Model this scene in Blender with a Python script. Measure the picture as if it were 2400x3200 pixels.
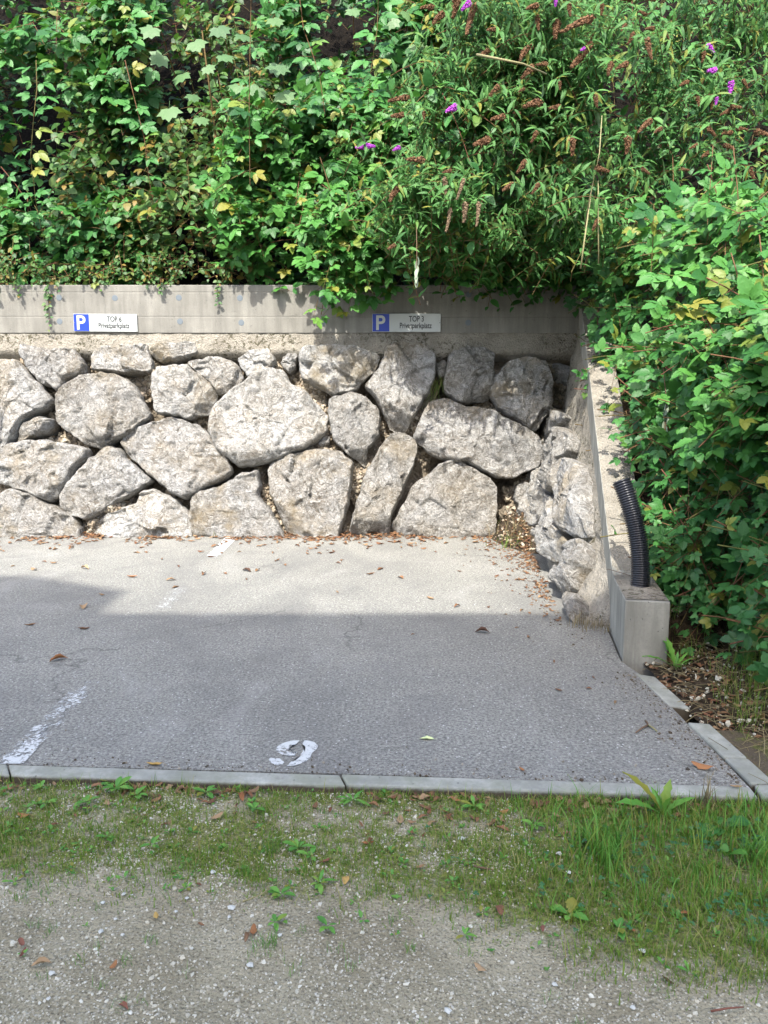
import bpy, math, random
import numpy as np
from mathutils import Vector, Matrix, noise

for o in list(bpy.data.objects): bpy.data.objects.remove(o)
SC = bpy.context.scene
COL = SC.collection
rng = np.random.default_rng(7)
random.seed(7)
R = math.radians

# ------------------------------------------------------------------ camera
CAM_H, PITCH, F_PX = 1.45, R(8.73), 2403.0        # photograph is 2400 x 3200 pixels
cam_d = bpy.data.cameras.new('camera'); cam = bpy.data.objects.new('camera', cam_d); COL.objects.link(cam)
cam.location = (0, 0, CAM_H); cam.rotation_euler = (math.pi/2 - PITCH, 0, 0)
cam_d.sensor_fit = 'VERTICAL'; cam_d.sensor_height = 24.0; cam_d.sensor_width = 18.0
cam_d.lens = F_PX/3200*24; cam_d.clip_start = 0.05; cam_d.clip_end = 1000
SC.camera = cam

# ------------------------------------------------------------------ light
SUN_TO = Vector((-0.27, -1.0, 1.28)).normalized()
SUN_EL = math.asin(SUN_TO.z); SUN_AZ = math.atan2(SUN_TO.x, SUN_TO.y)
w = bpy.data.worlds.new('World'); SC.world = w; w.use_nodes = True
wn = w.node_tree; bg = wn.nodes['Background']
sky = wn.nodes.new('ShaderNodeTexSky'); sky.sky_type = 'NISHITA'; sky.sun_disc = False
sky.sun_elevation = SUN_EL; sky.sun_rotation = SUN_AZ; sky.altitude = 600
sky.air_density = 1.0; sky.dust_density = 5.0; sky.ozone_density = 0.4
wn.links.new(sky.outputs[0], bg.inputs[0]); bg.inputs[1].default_value = 0.15
sd = bpy.data.lights.new('sun', 'SUN'); sd.energy = 2.1; sd.angle = R(0.45); sd.color = (1.0, 0.965, 0.90)
sun = bpy.data.objects.new('sun', sd); COL.objects.link(sun)
sun.rotation_euler = SUN_TO.to_track_quat('Z', 'Y').to_euler()
vs = SC.view_settings; vs.view_transform = 'Standard'; vs.look = 'None'; vs.exposure = 2.22; vs.gamma = 1.0
vs.use_curve_mapping = False
SC.cycles.max_bounces = 6; SC.cycles.transparent_max_bounces = 8

# ------------------------------------------------------------------ pixel -> world (photograph pixels, 2400 x 3200)
_c, _s = math.cos(PITCH), math.sin(PITCH)
def ray(px, py):
    a = (px-1200)/F_PX; b = (1600-py)/F_PX
    return np.array([a, _c + b*_s, -_s + b*_c])
EYE = np.array([0, 0, CAM_H])
def on_plane(px, py, n, d):                 # n.p = d
    r = ray(px, py); n = np.array(n, float)
    return EYE + r*((d - n@EYE)/(n@r))
def ground(px, py, z=0.0): return on_plane(px, py, (0, 0, 1), z)
def at_Y(px, py, Y): return on_plane(px, py, (0, 1, 0), Y)
def project(P):
    P = np.atleast_2d(P) - EYE
    dep = P[:, 1]*_c - P[:, 2]*_s; up = P[:, 1]*_s + P[:, 2]*_c
    return 1200 + F_PX*P[:, 0]/dep, 1600 - F_PX*up/dep, dep

# ------------------------------------------------------------------ object helpers
def tag(o, label=None, cat=None, group=None, kind=None):
    if label: o['label'] = label
    if cat: o['category'] = cat
    if group: o['group'] = group
    if kind: o['kind'] = kind
    return o
def empty(name, loc, label=None, cat=None, group=None, kind=None):
    o = bpy.data.objects.new(name, None); COL.objects.link(o); o.location = Vector(loc)
    o.empty_display_size = 0.1
    return tag(o, label, cat, group, kind)
def mesh_np(name, V, F, smooth=True, tint=None, uv=None):
    V = np.asarray(V, dtype=np.float32); me = bpy.data.meshes.new(name)
    if isinstance(F, np.ndarray):
        k = F.shape[1]; m = len(F)
        me.vertices.add(len(V)); me.vertices.foreach_set('co', V.ravel())
        me.loops.add(m*k); me.loops.foreach_set('vertex_index', F.astype(np.int32).ravel())
        me.polygons.add(m); me.polygons.foreach_set('loop_start', np.arange(0, m*k, k, dtype=np.int32))
        me.update(calc_edges=True)
    else:
        me.from_pydata([tuple(map(float, v)) for v in V], [], F)
    me.polygons.foreach_set('use_smooth', [smooth]*len(me.polygons))
    if tint is not None:
        a = me.attributes.new('tint', 'FLOAT', 'POINT'); a.data.foreach_set('value', np.asarray(tint, dtype=np.float32))
    me.update()
    return me
def link(name, me, mat, parent=None, loc=(0, 0, 0)):
    o = bpy.data.objects.new(name, me); COL.objects.link(o)
    if mat is not None and len(me.materials) == 0: me.materials.append(mat)
    loc = Vector(loc)
    if parent is not None: o.parent = parent; loc = loc - world_loc(parent)
    o.location = loc
    return o
def world_loc(o):
    v = Vector(o.location)
    while o.parent: o = o.parent; v = v + o.location
    return v
def add(name, V, F, mat, parent=None, smooth=False, origin=None, tint=None):
    V = np.asarray(V, float)
    c = V.mean(0) if origin is None else np.array(origin, float)
    return link(name, mesh_np(name, V - c, F, smooth, tint), mat, parent, c)
def tube(pts, rad, n=5, cap=True):
    pts = [Vector(p) for p in pts]; k = len(pts)
    rad = [rad]*k if not hasattr(rad, '__len__') else rad
    V = []; F = []
    ref = Vector((0.31, 0.22, 0.92))
    for i, p in enumerate(pts):
        t = (pts[min(i+1, k-1)] - pts[max(i-1, 0)]).normalized()
        a = t.cross(ref)
        if a.length < 0.05: a = t.cross(Vector((1, 0, 0)))
        a.normalize(); b = t.cross(a)
        for j in range(n):
            an = 2*math.pi*j/n; V.append(p + (a*math.cos(an) + b*math.sin(an))*rad[i])
    for i in range(k-1):
        for j in range(n):
            F.append((i*n+j, i*n+(j+1) % n, (i+1)*n+(j+1) % n, (i+1)*n+j))
    if cap: F.append(tuple(range(n))[::-1]); F.append(tuple((k-1)*n+j for j in range(n)))
    return np.array([tuple(v) for v in V]), F
def box(x0, x1, y0, y1, z0, z1):
    V = [(x, y, z) for z in (z0, z1) for y in (y0, y1) for x in (x0, x1)]
    F = [(0, 2, 3, 1), (4, 5, 7, 6), (0, 1, 5, 4), (2, 6, 7, 3), (0, 4, 6, 2), (1, 3, 7, 5)]
    return np.array(V, float), F
def prism(poly, z0, z1):                    # poly: list of (x, y) counter-clockwise
    n = len(poly)
    V = [(x, y, z0) for x, y in poly] + [(x, y, z1) for x, y in poly]
    F = [tuple(range(n))[::-1], tuple(range(n, 2*n))] + [(i, (i+1) % n, n+(i+1) % n, n+i) for i in range(n)]
    return np.array(V, float), F
def bevel(o, w=0.006, seg=2):
    m = o.modifiers.new('bevel', 'BEVEL'); m.width = w; m.segments = seg; m.limit_method = 'ANGLE'
def fbm(x, y, z=0.0, o=4): return noise.fractal(Vector((x, y, z)), 0.9, 2.1, o)

# kerb lines (world)
KI = [ground(-900, 2362), ground(0, 2388), ground(1200, 2421), ground(2345, 2464)]      # asphalt side of front kerb
KO = [ground(-900, 2396), ground(0, 2419), ground(1200, 2454), ground(2372, 2498)]      # verge side
RI = [ground(1985, 2105), ground(2348, 2456)]                                          # asphalt side of right kerb
RO = [ground(2047, 2115), ground(2424, 2454)]
def front_y(x):                                                                         # outer edge of the front kerb
    p, q = (KO[0], KO[3]); return p[1] + (q[1]-p[1])*(x-p[0])/(q[0]-p[0])

# ------------------------------------------------------------------ materials
class NT:
    def __init__(s, name):
        s.m = bpy.data.materials.new(name); s.m.use_nodes = True; s.t = s.m.node_tree
        s.b = s.t.nodes['Principled BSDF']; s.out = s.t.nodes['Material Output']
    def n(s, typ, ins=None, **props):
        x = s.t.nodes.new('ShaderNode'+typ)
        for k, v in props.items(): setattr(x, k, v)
        for k, v in (ins or {}).items(): s.set(x, k, v)
        return x
    def set(s, x, k, v):
        if hasattr(v, 'outputs'): v = v.outputs[0]
        if hasattr(v, 'is_output'): s.t.links.new(v, x.inputs[k])
        else: x.inputs[k].default_value = v
    def pos(s): return s.n('NewGeometry').outputs['Position']
    def obj(s, shift=True):
        c = s.n('TexCoord').outputs['Object']
        if not shift: return c
        r = s.n('ObjectInfo').outputs['Random']
        q = s.n('VectorMath', {0: c}, operation='ADD'); v = s.n('CombineXYZ', {0: s.math('MULTIPLY', r, 37.0), 1: s.math('MULTIPLY', r, 91.0), 2: s.math('MULTIPLY', r, 53.0)})
        s.set(q, 1, v); return q.outputs[0]
    def scale(s, vec, xyz):
        q = s.n('VectorMath', {0: vec, 1: xyz}, operation='MULTIPLY'); return q.outputs[0]
    def noise(s, vec, sc, det=4, rough=.55, dist=0.0):
        return s.n('TexNoise', {'Vector': vec, 'Scale': sc, 'Detail': det, 'Roughness': rough, 'Distortion': dist}).outputs['Fac']
    def voro(s, vec, sc, feature='F1', out='Distance', **k):
        return s.n('TexVoronoi', {'Vector': vec, 'Scale': sc}, feature=feature, **k).outputs[out]
    def ramp(s, fac, stops, interp='LINEAR'):
        r = s.n('ValToRGB', {0: fac}); cr = r.color_ramp; cr.interpolation = interp
        while len(cr.elements) < len(stops): cr.elements.new(0.5)
        for e, (p, c) in zip(cr.elements, stops):
            e.position = p; e.color = (c, c, c, 1) if isinstance(c, (int, float)) else (*c, 1)
        return r.outputs[0]
    def math(s, op, a, b=0.0, clamp=False):
        return s.n('Math', {0: a, 1: b}, operation=op, use_clamp=clamp).outputs[0]
    def mix(s, fac, a, b, mode='MIX'):
        x = s.n('Mix', data_type='RGBA', blend_type=mode)
        ins = {i.identifier: i for i in x.inputs}
        for key, v in (('Factor_Float', fac), ('A_Color', a), ('B_Color', b)):
            if hasattr(v, 'outputs'): v = v.outputs[0]
            if hasattr(v, 'is_output'): s.t.links.new(v, ins[key])
            else: ins[key].default_value = (*v, 1) if isinstance(v, tuple) and len(v) == 3 else v
        return [o for o in x.outputs if o.identifier == 'Result_Color'][0]
    def bump(s, h, dist=0.01, strength=1.0, normal=None):
        b = s.n('Bump', {'Height': h, 'Distance': dist, 'Strength': strength})
        if normal is not None: s.set(b, 'Normal', normal)
        return b.outputs[0]
    def done(s, col=None, rough=0.85, nrm=None, spec=0.3):
        if col is not None: s.set(s.b, 'Base Color', (*col, 1) if isinstance(col, tuple) else col)
        s.set(s.b, 'Roughness', rough); s.b.inputs['Specular IOR Level'].default_value = spec
        if nrm is not None: s.set(s.b, 'Normal', nrm)
        return s.m

def m_plain(name, col, rough=0.6, spec=0.3):
    return NT(name).done(col, rough, spec=spec)

def m_rock():
    t = NT('limestone'); p = t.obj()
    rnd = t.n('ObjectInfo').outputs['Random']
    big = t.noise(p, 2.4, 4, .6)
    warp = t.n('VectorMath', {0: p, 1: t.scale(t.n('TexNoise', {'Vector': p, 'Scale': 6.0, 'Detail': 5.0}).outputs['Color'], (.30, .30, .30))}, operation='ADD').outputs[0]
    mot = t.noise(warp, 24, 7, .68, .7); fine = t.noise(p, 70, 4, .7)
    lo = t.ramp(big, [(.35, (.17, .145, .115)), (.5, (.205, .193, .172)), (.65, (.23, .226, .218))])
    hi = t.ramp(big, [(.35, (.34, .32, .28)), (.5, (.36, .35, .328)), (.65, (.39, .39, .38))])
    col = t.mix(t.ramp(mot, [(.40, 0.0), (.56, 1.0)]), lo, hi)  # stone mottle; its dark tone also paints brown-grey shadow into the creases
    rg = t.math('ABSOLUTE', t.math('SUBTRACT', t.noise(warp, 12, 5, .6), .5))
    col = t.mix(t.ramp(rg, [(.0, .8), (.018, .25), (.05, 0.0)]), col, (.56, .555, .53))
    col = t.mix(t.ramp(fine, [(.36, .45), (.5, 0.0)]), col, (.10, .09, .07))
    och = t.noise(p, 3.1, 5, .6); amt = t.ramp(rnd, [(0, .15), (.5, .35), (1, .8)])
    col = t.mix(t.math('MULTIPLY', amt, t.ramp(och, [(.50, 0.0), (.66, 1.0)])), col, (.25, .20, .12))
    col = t.mix(t.math('MULTIPLY', .4, t.ramp(t.noise(p, 5.2, 5, .7), [(.58, 0.0), (.68, 1.0)])), col, (.13, .12, .10))
    col = t.mix(.55, col, t.ramp(t.math('FRACT', t.math('MULTIPLY', rnd, 7.3)), [(0, (.36, .35, .33)), (.35, (.46, .455, .45)), (.7, (.56, .555, .54)), (1, (.64, .645, .65))]), 'OVERLAY')
    h = t.math('ADD', t.math('MULTIPLY', mot, 1.0), t.math('MULTIPLY', t.noise(warp, 7, 6, .6), 1.1))
    h = t.math('ADD', h, t.math('MULTIPLY', fine, .12))
    return t.done(col, .9, t.bump(h, .055, 1.0), .2)

def m_fill():
    t = NT('gravel_fill'); p = t.pos()
    col = t.ramp(t.noise(p, 5, 5), [(.3, (.14, .115, .08)), (.7, (.30, .26, .20))])
    col = t.mix(t.ramp(t.noise(p, 60, 4, .7), [(.35, .6), (.6, 0.0)]), col, (.16, .13, .10))
    h = t.math('ADD', t.voro(p, 38, 'SMOOTH_F1'), t.math('MULTIPLY', t.noise(p, 90, 4), .4))
    return t.done(col, .95, t.bump(h, .03, 1), .15)

def m_shotcrete(moss=1.0):
    t = NT('rough_mortar'); p = t.pos()
    col = t.ramp(t.noise(p, 6, 5), [(.3, (.21, .19, .155)), (.7, (.33, .305, .255))])
    col = t.mix(t.ramp(t.noise(p, 70, 5, .7), [(.34, .55), (.55, 0.0)]), col, (.13, .115, .09))
    blot = t.math('MULTIPLY', t.ramp(t.noise(p, 26, 6, .72, .3), [(.53, 0.0), (.57, 1.0)]), t.ramp(t.noise(p, 2.3, 3), [(.47, 0.0), (.57, 1.0)]))
    col = t.mix(t.math('MULTIPLY', blot, .85*moss), col, (.055, .05, .028))
    h = t.math('ADD', t.noise(p, 24, 8, .7), t.math('MULTIPLY', t.voro(p, 70), .3))
    return t.done(col, .95, t.bump(h, .03, 1), .15)

def m_concrete(name='concrete', base=(.205, .197, .172), lines=True, aged=.5, muddy=False):
    t = NT(name); p = t.pos()
    col = t.ramp(t.noise(p, 3.0, 6, .6), [(.3, tuple(c*.78 for c in base)), (.7, tuple(c*1.18 for c in base))])
    streak = t.noise(t.scale(p, (7, 7, .8)), 1.6, 6, .65)
    col = t.mix(t.ramp(streak, [(.40, aged), (.60, 0.0)]), col, tuple(c*.55 for c in base))
    col = t.mix(t.ramp(t.noise(p, 90, 3, .6), [(.3, .35), (.5, 0.0)]), col, tuple(c*.6 for c in base))
    pores = t.voro(p, 33); ph = t.ramp(pores, [(.0, 1.0), (.10, 1.0), (.14, 0.0)])
    keep = t.ramp(t.noise(p, 17, 1), [(.56, 0.0), (.6, 1.0)])
    pm = t.math('MULTIPLY', ph, keep)
    col = t.mix(t.math('MULTIPLY', pm, .7), col, (.08, .075, .07))
    h = t.math('SUBTRACT', t.math('MULTIPLY', t.noise(p, 60, 6, .7), .35), pm)
    if muddy:                                   # splashed soil on the buried flank of a kerb
        zz = t.n('SeparateXYZ', {0: p}).outputs[2]; col = t.mix(t.ramp(t.noise(p, 5, 6, .7), [(.45, 0.0), (.62, .6)]), col, (.17, .18, .13)); mz = t.math('ADD', zz, t.math('MULTIPLY', t.math('SUBTRACT', t.noise(p, 14, 5, .7), .5), .03))
        col = t.mix(t.math('MULTIPLY', t.math('SUBTRACT', .001, mz), 90.0, True), col, (.075, .06, .04))
    if lines:
        z = t.n('SeparateXYZ', {0: p}).outputs
        fz = t.math('PINGPONG', z[2], .125); fx = t.math('PINGPONG', t.math('ADD', z[0], .42), 1.25)
        ln = t.math('MAXIMUM', t.ramp(fz, [(.0, 1.0), (.004, 1.0), (.010, 0.0)]), t.ramp(fx, [(.0, 1.0), (.006, 1.0), (.012, 0.0)]))
        col = t.mix(t.math('MULTIPLY', ln, .13), col, tuple(c*.5 for c in base)); h = t.math('SUBTRACT', h, t.math('MULTIPLY', ln, .3))
    return t.done(col, .88, t.bump(h, .006, 1), .25)

def m_asphalt():
    t = NT('asphalt'); p = t.pos()
    big = t.noise(p, .9, 4, .6); col = t.ramp(big, [(.3, (.235, .233, .204)), (.7, (.305, .302, .264))])
    g = t.noise(p, 75, 6, .82); g2 = t.noise(p, 28, 6, .75)
    col = t.mix(t.ramp(g, [(.40, .9), (.54, 0.0)]), col, (.075, .072, .070))
    col = t.mix(t.ramp(g, [(.55, 0.0), (.68, .85)]), col, (.48, .47, .44))
    col = t.mix(t.ramp(g2, [(.36, .55), (.50, 0.0)]), col, (.11, .105, .10))
    v = t.n('TexVoronoi', {'Vector': p, 'Scale': 95.0}); chip = t.ramp(v.outputs['Distance'], [(.0, 1.0), (.33, 1.0), (.42, 0.0)])
    pick = t.ramp(t.n('SeparateColor', {0: v.outputs['Color']}).outputs[0], [(.965, 0.0), (.97, 1.0)])
    col = t.mix(t.math('MULTIPLY', chip, pick), col, (.50, .495, .48))
    st = t.noise(p, 2.4, 5, .65, .4)
    col = t.mix(t.ramp(st, [(.50, 0.0), (.72, .45)]), col, (.13, .125, .12))
    wet = t.noise(t.scale(p, (1.0, .55, 1.0)), 1.1, 6, .62, .8)
    col = t.mix(t.ramp(wet, [(.50, 0.0), (.60, .28), (.75, .5)]), col, (.12, .12, .115))
    col = t.mix(t.ramp(wet, [(.30, .35), (.44, 0.0)]), col, (.36, .355, .33))
    ck = t.voro(t.n('VectorMath', {0: p, 1: t.scale(t.n('TexNoise', {'Vector': p, 'Scale': 3.0, 'Detail': 5.0}).outputs['Color'], (.5, .5, .5))}, operation='ADD').outputs[0], .55, 'DISTANCE_TO_EDGE')
    ckm = t.math('MULTIPLY', t.ramp(ck, [(.0, 1.0), (.0035, .6), (.007, 0.0)]), t.ramp(t.noise(p, .8, 2), [(.5, 0.0), (.56, 1.0)]))
    col = t.mix(t.math('MULTIPLY', ckm, .55), col, (.06, .058, .055))
    h = t.math('ADD', g, t.math('MULTIPLY', g2, .6))
    return t.done(col, .9, t.bump(h, .009, 1.0), .3)

def m_paint(name, attr=True, wear=.45):
    t = NT(name); p = t.pos()
    n1 = t.noise(p, 70, 5, .75); n2 = t.noise(p, 14, 4, .6)
    f = t.math('ADD', t.math('MULTIPLY', n1, .6), t.math('MULTIPLY', n2, .4))
    if attr: th = t.n('Attribute', attribute_name='tint').outputs['Fac']
    else: th = wear
    mask = t.math('MULTIPLY', t.math('SUBTRACT', f, th), 14.0, True)
    tr = t.n('BsdfTransparent'); mx = t.n('MixShader', {0: mask, 1: tr})
    m = t.done(t.mix(n1, (.34, .36, .35), (.50, .51, .50)), .7)
    t.t.links.new(t.b.outputs[0], mx.inputs[2]); t.t.links.new(mx.outputs[0], t.out.inputs[0])
    return m

def m_soil():
    t = NT('verge_soil'); p = t.pos()
    xyz = t.n('SeparateXYZ', {0: p}).outputs
    col = t.ramp(t.noise(p, 3, 5), [(.3, (.22, .192, .125)), (.7, (.36, .325, .225))])
    gv = t.n('TexVoronoi', {'Vector': p, 'Scale': 110.0}); gs = t.n('SeparateColor', {0: gv.outputs['Color']}).outputs[0]
    col = t.mix(t.math('MULTIPLY', t.ramp(gv.outputs['Distance'], [(.3, 1.0), (.5, 0.0)]), t.math('MULTIPLY', t.ramp(t.noise(p, 2.6, 4), [(.42, .25), (.6, 1.0)]), t.ramp(gs, [(.35, 0.0), (.9, .9)]))), col, (.54, .51, .42))
    col = t.mix(t.ramp(t.noise(p, 130, 4, .7), [(.36, .7), (.5, 0.0)]), col, (.07, .06, .045))
    # damp dark soil along the kerb
    yl = t.math('SUBTRACT', float(KO[0][1]), t.math('MULTIPLY', t.math('SUBTRACT', xyz[0], float(KO[0][0])), float((KO[0][1]-KO[3][1])/(KO[3][0]-KO[0][0]))))
    dd = t.math('ADD', t.math('SUBTRACT', yl, xyz[1]), t.math('MULTIPLY', t.math('SUBTRACT', t.noise(p, 9, 5, .7), .5), .16))
    col = t.mix(t.ramp(dd, [(.03, .88), (.10, 0.0)]), col, (.075, .058, .04))
    # moss where the verge is green
    a = t.n('Attribute', attribute_name='tint').outputs['Fac']
    mm = t.math('ADD', a, t.math('MULTIPLY', t.math('SUBTRACT', t.noise(p, 11, 6, .7), .5), 2.2))
    mcol = t.mix(t.ramp(t.noise(p, 75, 6, .8), [(.38, 0.0), (.62, 1.0)]), (.03, .045, .008), (.20, .235, .035))
    col = t.mix(t.math('MULTIPLY', t.ramp(mm, [(.45, 0.0), (.75, .85)]), t.ramp(t.noise(p, 34, 5, .75), [(.36, .25), (.52, 1.0)])), col, mcol)
    h = t.math('ADD', t.math('MULTIPLY', gv.outputs['Distance'], -.6), t.noise(p, 90, 5, .7))
    return t.done(col, .95, t.bump(h, .01, 1), .15)

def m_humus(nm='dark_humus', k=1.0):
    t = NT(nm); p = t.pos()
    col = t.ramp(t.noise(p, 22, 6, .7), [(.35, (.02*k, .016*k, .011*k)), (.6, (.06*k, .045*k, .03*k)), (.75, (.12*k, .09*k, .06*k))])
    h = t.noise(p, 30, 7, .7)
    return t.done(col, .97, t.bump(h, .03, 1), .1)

def m_leaf(name, dark, mid, light, rough=.48, trans=.22, yellow=(.22, .20, .03), yel=.04, back=None):
    t = NT(name)
    a = t.n('Attribute', attribute_name='tint').outputs['Fac']; r = t.n('ObjectInfo').outputs['Random']
    v = t.math('PINGPONG', t.math('ADD', a, r), 1.0)
    col = t.ramp(v, [(.0, dark), (.5, mid), (.93-yel, light), (1-yel+.002, yellow)] if yel > 0 else [(.0, dark), (.5, mid), (1, light)])
    p = t.n('TexCoord').outputs['Object']
    col = t.mix(t.math('MULTIPLY', t.noise(t.pos(), 60, 3), .35), col, tuple(c*.6 for c in dark))
    if back:
        col = t.mix(t.n('NewGeometry').outputs['Backfacing'], col, back)
    t.set(t.b, 'Base Color', col); t.b.inputs['Roughness'].default_value = rough; t.b.inputs['Specular IOR Level'].default_value = .3
    t.set(t.b, 'Normal', t.bump(t.noise(t.pos(), 45, 2), .006, .6))
    tr = t.n('BsdfTranslucent'); t.set(tr, 'Color', t.mix(.5, col, (.11, .32, .03), 'MIX'))
    mx = t.n('MixShader', {0: trans}); t.t.links.new(t.b.outputs[0], mx.inputs[1]); t.t.links.new(tr.outputs[0], mx.inputs[2])
    t.t.links.new(mx.outputs[0], t.out.inputs[0])
    return t.m

def m_tinted(name, stops, rough=.85, bumpd=.004, sc=80):
    t = NT(name); a = t.n('Attribute', attribute_name='tint').outputs['Fac']; r = t.n('ObjectInfo').outputs['Random']
    col = t.ramp(t.math('FRACT', t.math('ADD', a, r)), stops)
    n = t.noise(t.pos(), sc, 4, .7)
    col = t.mix(t.math('MULTIPLY', n, .5), col, t.mix(1.0, col, (.45, .43, .40), 'MULTIPLY'))
    return t.done(col, rough, t.bump(n, bumpd, .8), .2)

M = dict(
    rock=m_rock(), fill=m_fill(), shot=m_shotcrete(), conc=m_concrete(), conc2=m_concrete('weathered_concrete', (.265, .26, .225), False, .75),
    kerb=m_concrete('kerb_concrete', (.29, .295, .26), False, .6, True), asphalt=m_asphalt(), paint=m_paint('worn_road_paint'),
    paint9=m_paint('stencil_paint', False, .42), soil=m_soil(), humus=m_humus(), humus_shade=m_humus('leaf_mould_painted_shade', .15),  # upper slope humus: deep shade behind the hedge is put into its colour
    bramble=m_leaf('bramble_leaf', (.014, .062, .016), (.032, .122, .030), (.07, .215, .048), yel=.003),
    bramble_b=m_leaf('bright_bramble_leaf', (.018, .082, .017), (.042, .15, .029), (.09, .25, .046), yel=.003),  # second bramble leaf colour set, in brighter greens
    vine=m_leaf('mixed_small_leaf', (.020, .060, .015), (.040, .105, .026), (.080, .155, .034), yel=.04, yellow=(.20, .13, .03)),
    maple=m_leaf('maple_leaf', (.06, .12, .05), (.08, .16, .06), (.11, .19, .07), yel=0),
    buddleia=m_leaf('buddleia_leaf', (.022, .080, .020), (.050, .148, .036), (.10, .245, .060), rough=.6, trans=.32, yel=.004, back=(.12, .18, .10)),
    weed=m_leaf('weed_leaf', (.055, .17, .03), (.09, .25, .04), (.16, .33, .055), yel=.02),
    clover=m_leaf('clover_leaf', (.025, .10, .045), (.04, .14, .06), (.06, .17, .06), yel=0),
    grass=m_leaf('grass_blade', (.06, .125, .012), (.11, .20, .02), (.18, .26, .035), rough=.65, trans=.3, yel=.08, yellow=(.34, .28, .12)),
    grass_g=m_leaf('lush_grass_blade', (.045, .14, .018), (.08, .22, .028), (.14, .30, .045), rough=.6, trans=.3, yel=.03),
    straw=m_tinted('dry_straw', [(0, (.13, .10, .05)), (.5, (.26, .22, .12)), (1, (.08, .06, .035))]),
    dead=m_tinted('dead_leaf', [(0, (.14, .062, .033)), (.3, (.22, .12, .06)), (.55, (.10, .05, .03)), (.8, (.30, .20, .11)), (1, (.16, .075, .04))], .7),
    ochre=m_tinted('ochre_leaf', [(0, (.42, .27, .07)), (1, (.36, .24, .08))], .7, .002, 50), dkleaf=m_tinted('dark_brown_leaf', [(0, (.075, .04, .028)), (1, (.09, .05, .03))], .75, .002, 50), tanleaf=m_tinted('tan_leaf', [(0, (.30, .20, .11)), (1, (.36, .25, .14))], .75, .002, 50),
    rust=m_tinted('rusty_leaf', [(0, (.25, .11, .045)), (1, (.30, .14, .06))], .75, .002, 50), redleaf=m_tinted('reddish_leaf', [(0, (.17, .07, .05)), (1, (.20, .085, .055))], .75, .002, 50), paleleaf=m_plain('pale_green_leaf', (.42, .48, .24), .7),
    silver=m_plain('wilted_silver_leaf', (.22, .27, .19), .8),
    stem=m_tinted('bramble_cane', [(0, (.10, .11, .03)), (.5, (.17, .07, .045)), (1, (.13, .13, .04))]),
    cane=m_plain('dry_cane', (.20, .18, .085), .7), twig=m_plain('bare_twig', (.12, .075, .045), .85),
    dried=m_tinted('dried_flower', [(0, (.13, .068, .035)), (.5, (.19, .105, .055)), (1, (.095, .05, .03))], .95),
    drygrey=m_tinted('grey_seed_head', [(0, (.22, .16, .10)), (1, (.16, .11, .07))], .95),
    purple=m_tinted('purple_flower', [(0, (.40, .06, .48)), (.5, (.55, .12, .62)), (1, (.30, .04, .40))], .7),
    pebble=m_tinted('pebble', [(0, (.45, .425, .34)), (.3, (.62, .60, .51)), (.6, (.28, .255, .18)), (.85, (.53, .49, .38)), (1, (.40, .375, .30))], .9),
    wpebble=m_tinted('wall_pebble', [(0, (.34, .28, .20)), (.4, (.45, .40, .31)), (.7, (.24, .18, .12)), (1, (.32, .29, .25))], .9),
    grit=m_tinted('grit', [(0, (.06, .045, .03)), (.5, (.12, .095, .065)), (.9, (.30, .27, .22)), (1, (.05, .04, .03))]),
    white=m_plain('white_stone', (.42, .42, .38), .85), pipe=m_plain('black_corrugated_plastic', (.014, .015, .020), .28, .6), pipein=m_plain('pipe_bore', (.01, .01, .01), .8),
    plug=m_plain('tie_plug', (.12, .14, .155), .8), signw=m_plain('sign_white', (.40, .42, .405), .35, .4), signb=m_plain('sign_blue', (.008, .035, .30), .35, .4),
    signk=m_plain('sign_black', (.03, .03, .03), .5), screw=m_plain('screw', (.12, .12, .12), .5),
    plaster=m_plain('pale_plaster', (.72, .70, .64), .9), roof=m_plain('roof_tile', (.22, .09, .06), .85), glass=m_plain('window_glass', (.04, .05, .06), .1, .6),
)
for k in ('pipe', 'pipein'): M[k].use_backface_culling = False

# ================================================================== SETTING
# big ground sheet
g = add('ground', [(-300, -300, -.16), (300, -300, -.16), (300, 300, -.16), (-300, 300, -.16)], [(0, 1, 2, 3)], M['humus']); g['kind'] = 'structure'

# asphalt sheet
side_base = lambda Y: .66 + .105*Y
apoly = [(-14, KI[0][1]+.02), (KI[0][0], KI[0][1]), (KI[1][0], KI[1][1]), (KI[2][0], KI[2][1]), (KI[3][0], KI[3][1]), (RI[0][0]+.02, RI[0][1]), (1.30, 4.05), (1.45, 5.0), (1.75, 8.2), (-14, 8.2)]
nx = len(apoly)
a = add('asphalt', [(x, y, 0) for x, y in apoly] + [(x, y, -.10) for x, y in apoly],
        [tuple(range(nx))] + [(i, nx+i, nx+(i+1) % nx, (i+1) % nx) for i in range(nx)], M['asphalt'], origin=(0, 5, 0)); a['kind'] = 'structure'

# front kerb: stones laid end to end
fk = empty('front_kerb', KI[2], 'long straight row of pale concrete edging stones between asphalt and grass verge', 'kerb')
def lerp(a, b, t): return np.array(a)*(1-t) + np.array(b)*t
def kerb_run(parent, I, O, cuts, zt=.007, zb=-.12, gap=.006):
    I0, I1, O0, O1 = I[0], I[-1], O[0], O[-1]; L = np.linalg.norm(np.array(I1)-I0)
    for k in range(len(cuts)-1):
        t0, t1 = cuts[k] + gap/L*.5, cuts[k+1] - gap/L*.5
        a0, a1, b0, b1 = lerp(I0, I1, t0), lerp(I0, I1, t1), lerp(O0, O1, t0), lerp(O0, O1, t1)
        dz = random.uniform(-.004, .004)
        V, F = prism([(b0[0], b0[1]), (b1[0], b1[1]), (a1[0], a1[1]), (a0[0], a0[1])], zb, zt+dz)
        o = add('kerb_stone', V, F, M['kerb'], parent); bevel(o, .007)
xs = [KI[0][0]]
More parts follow.
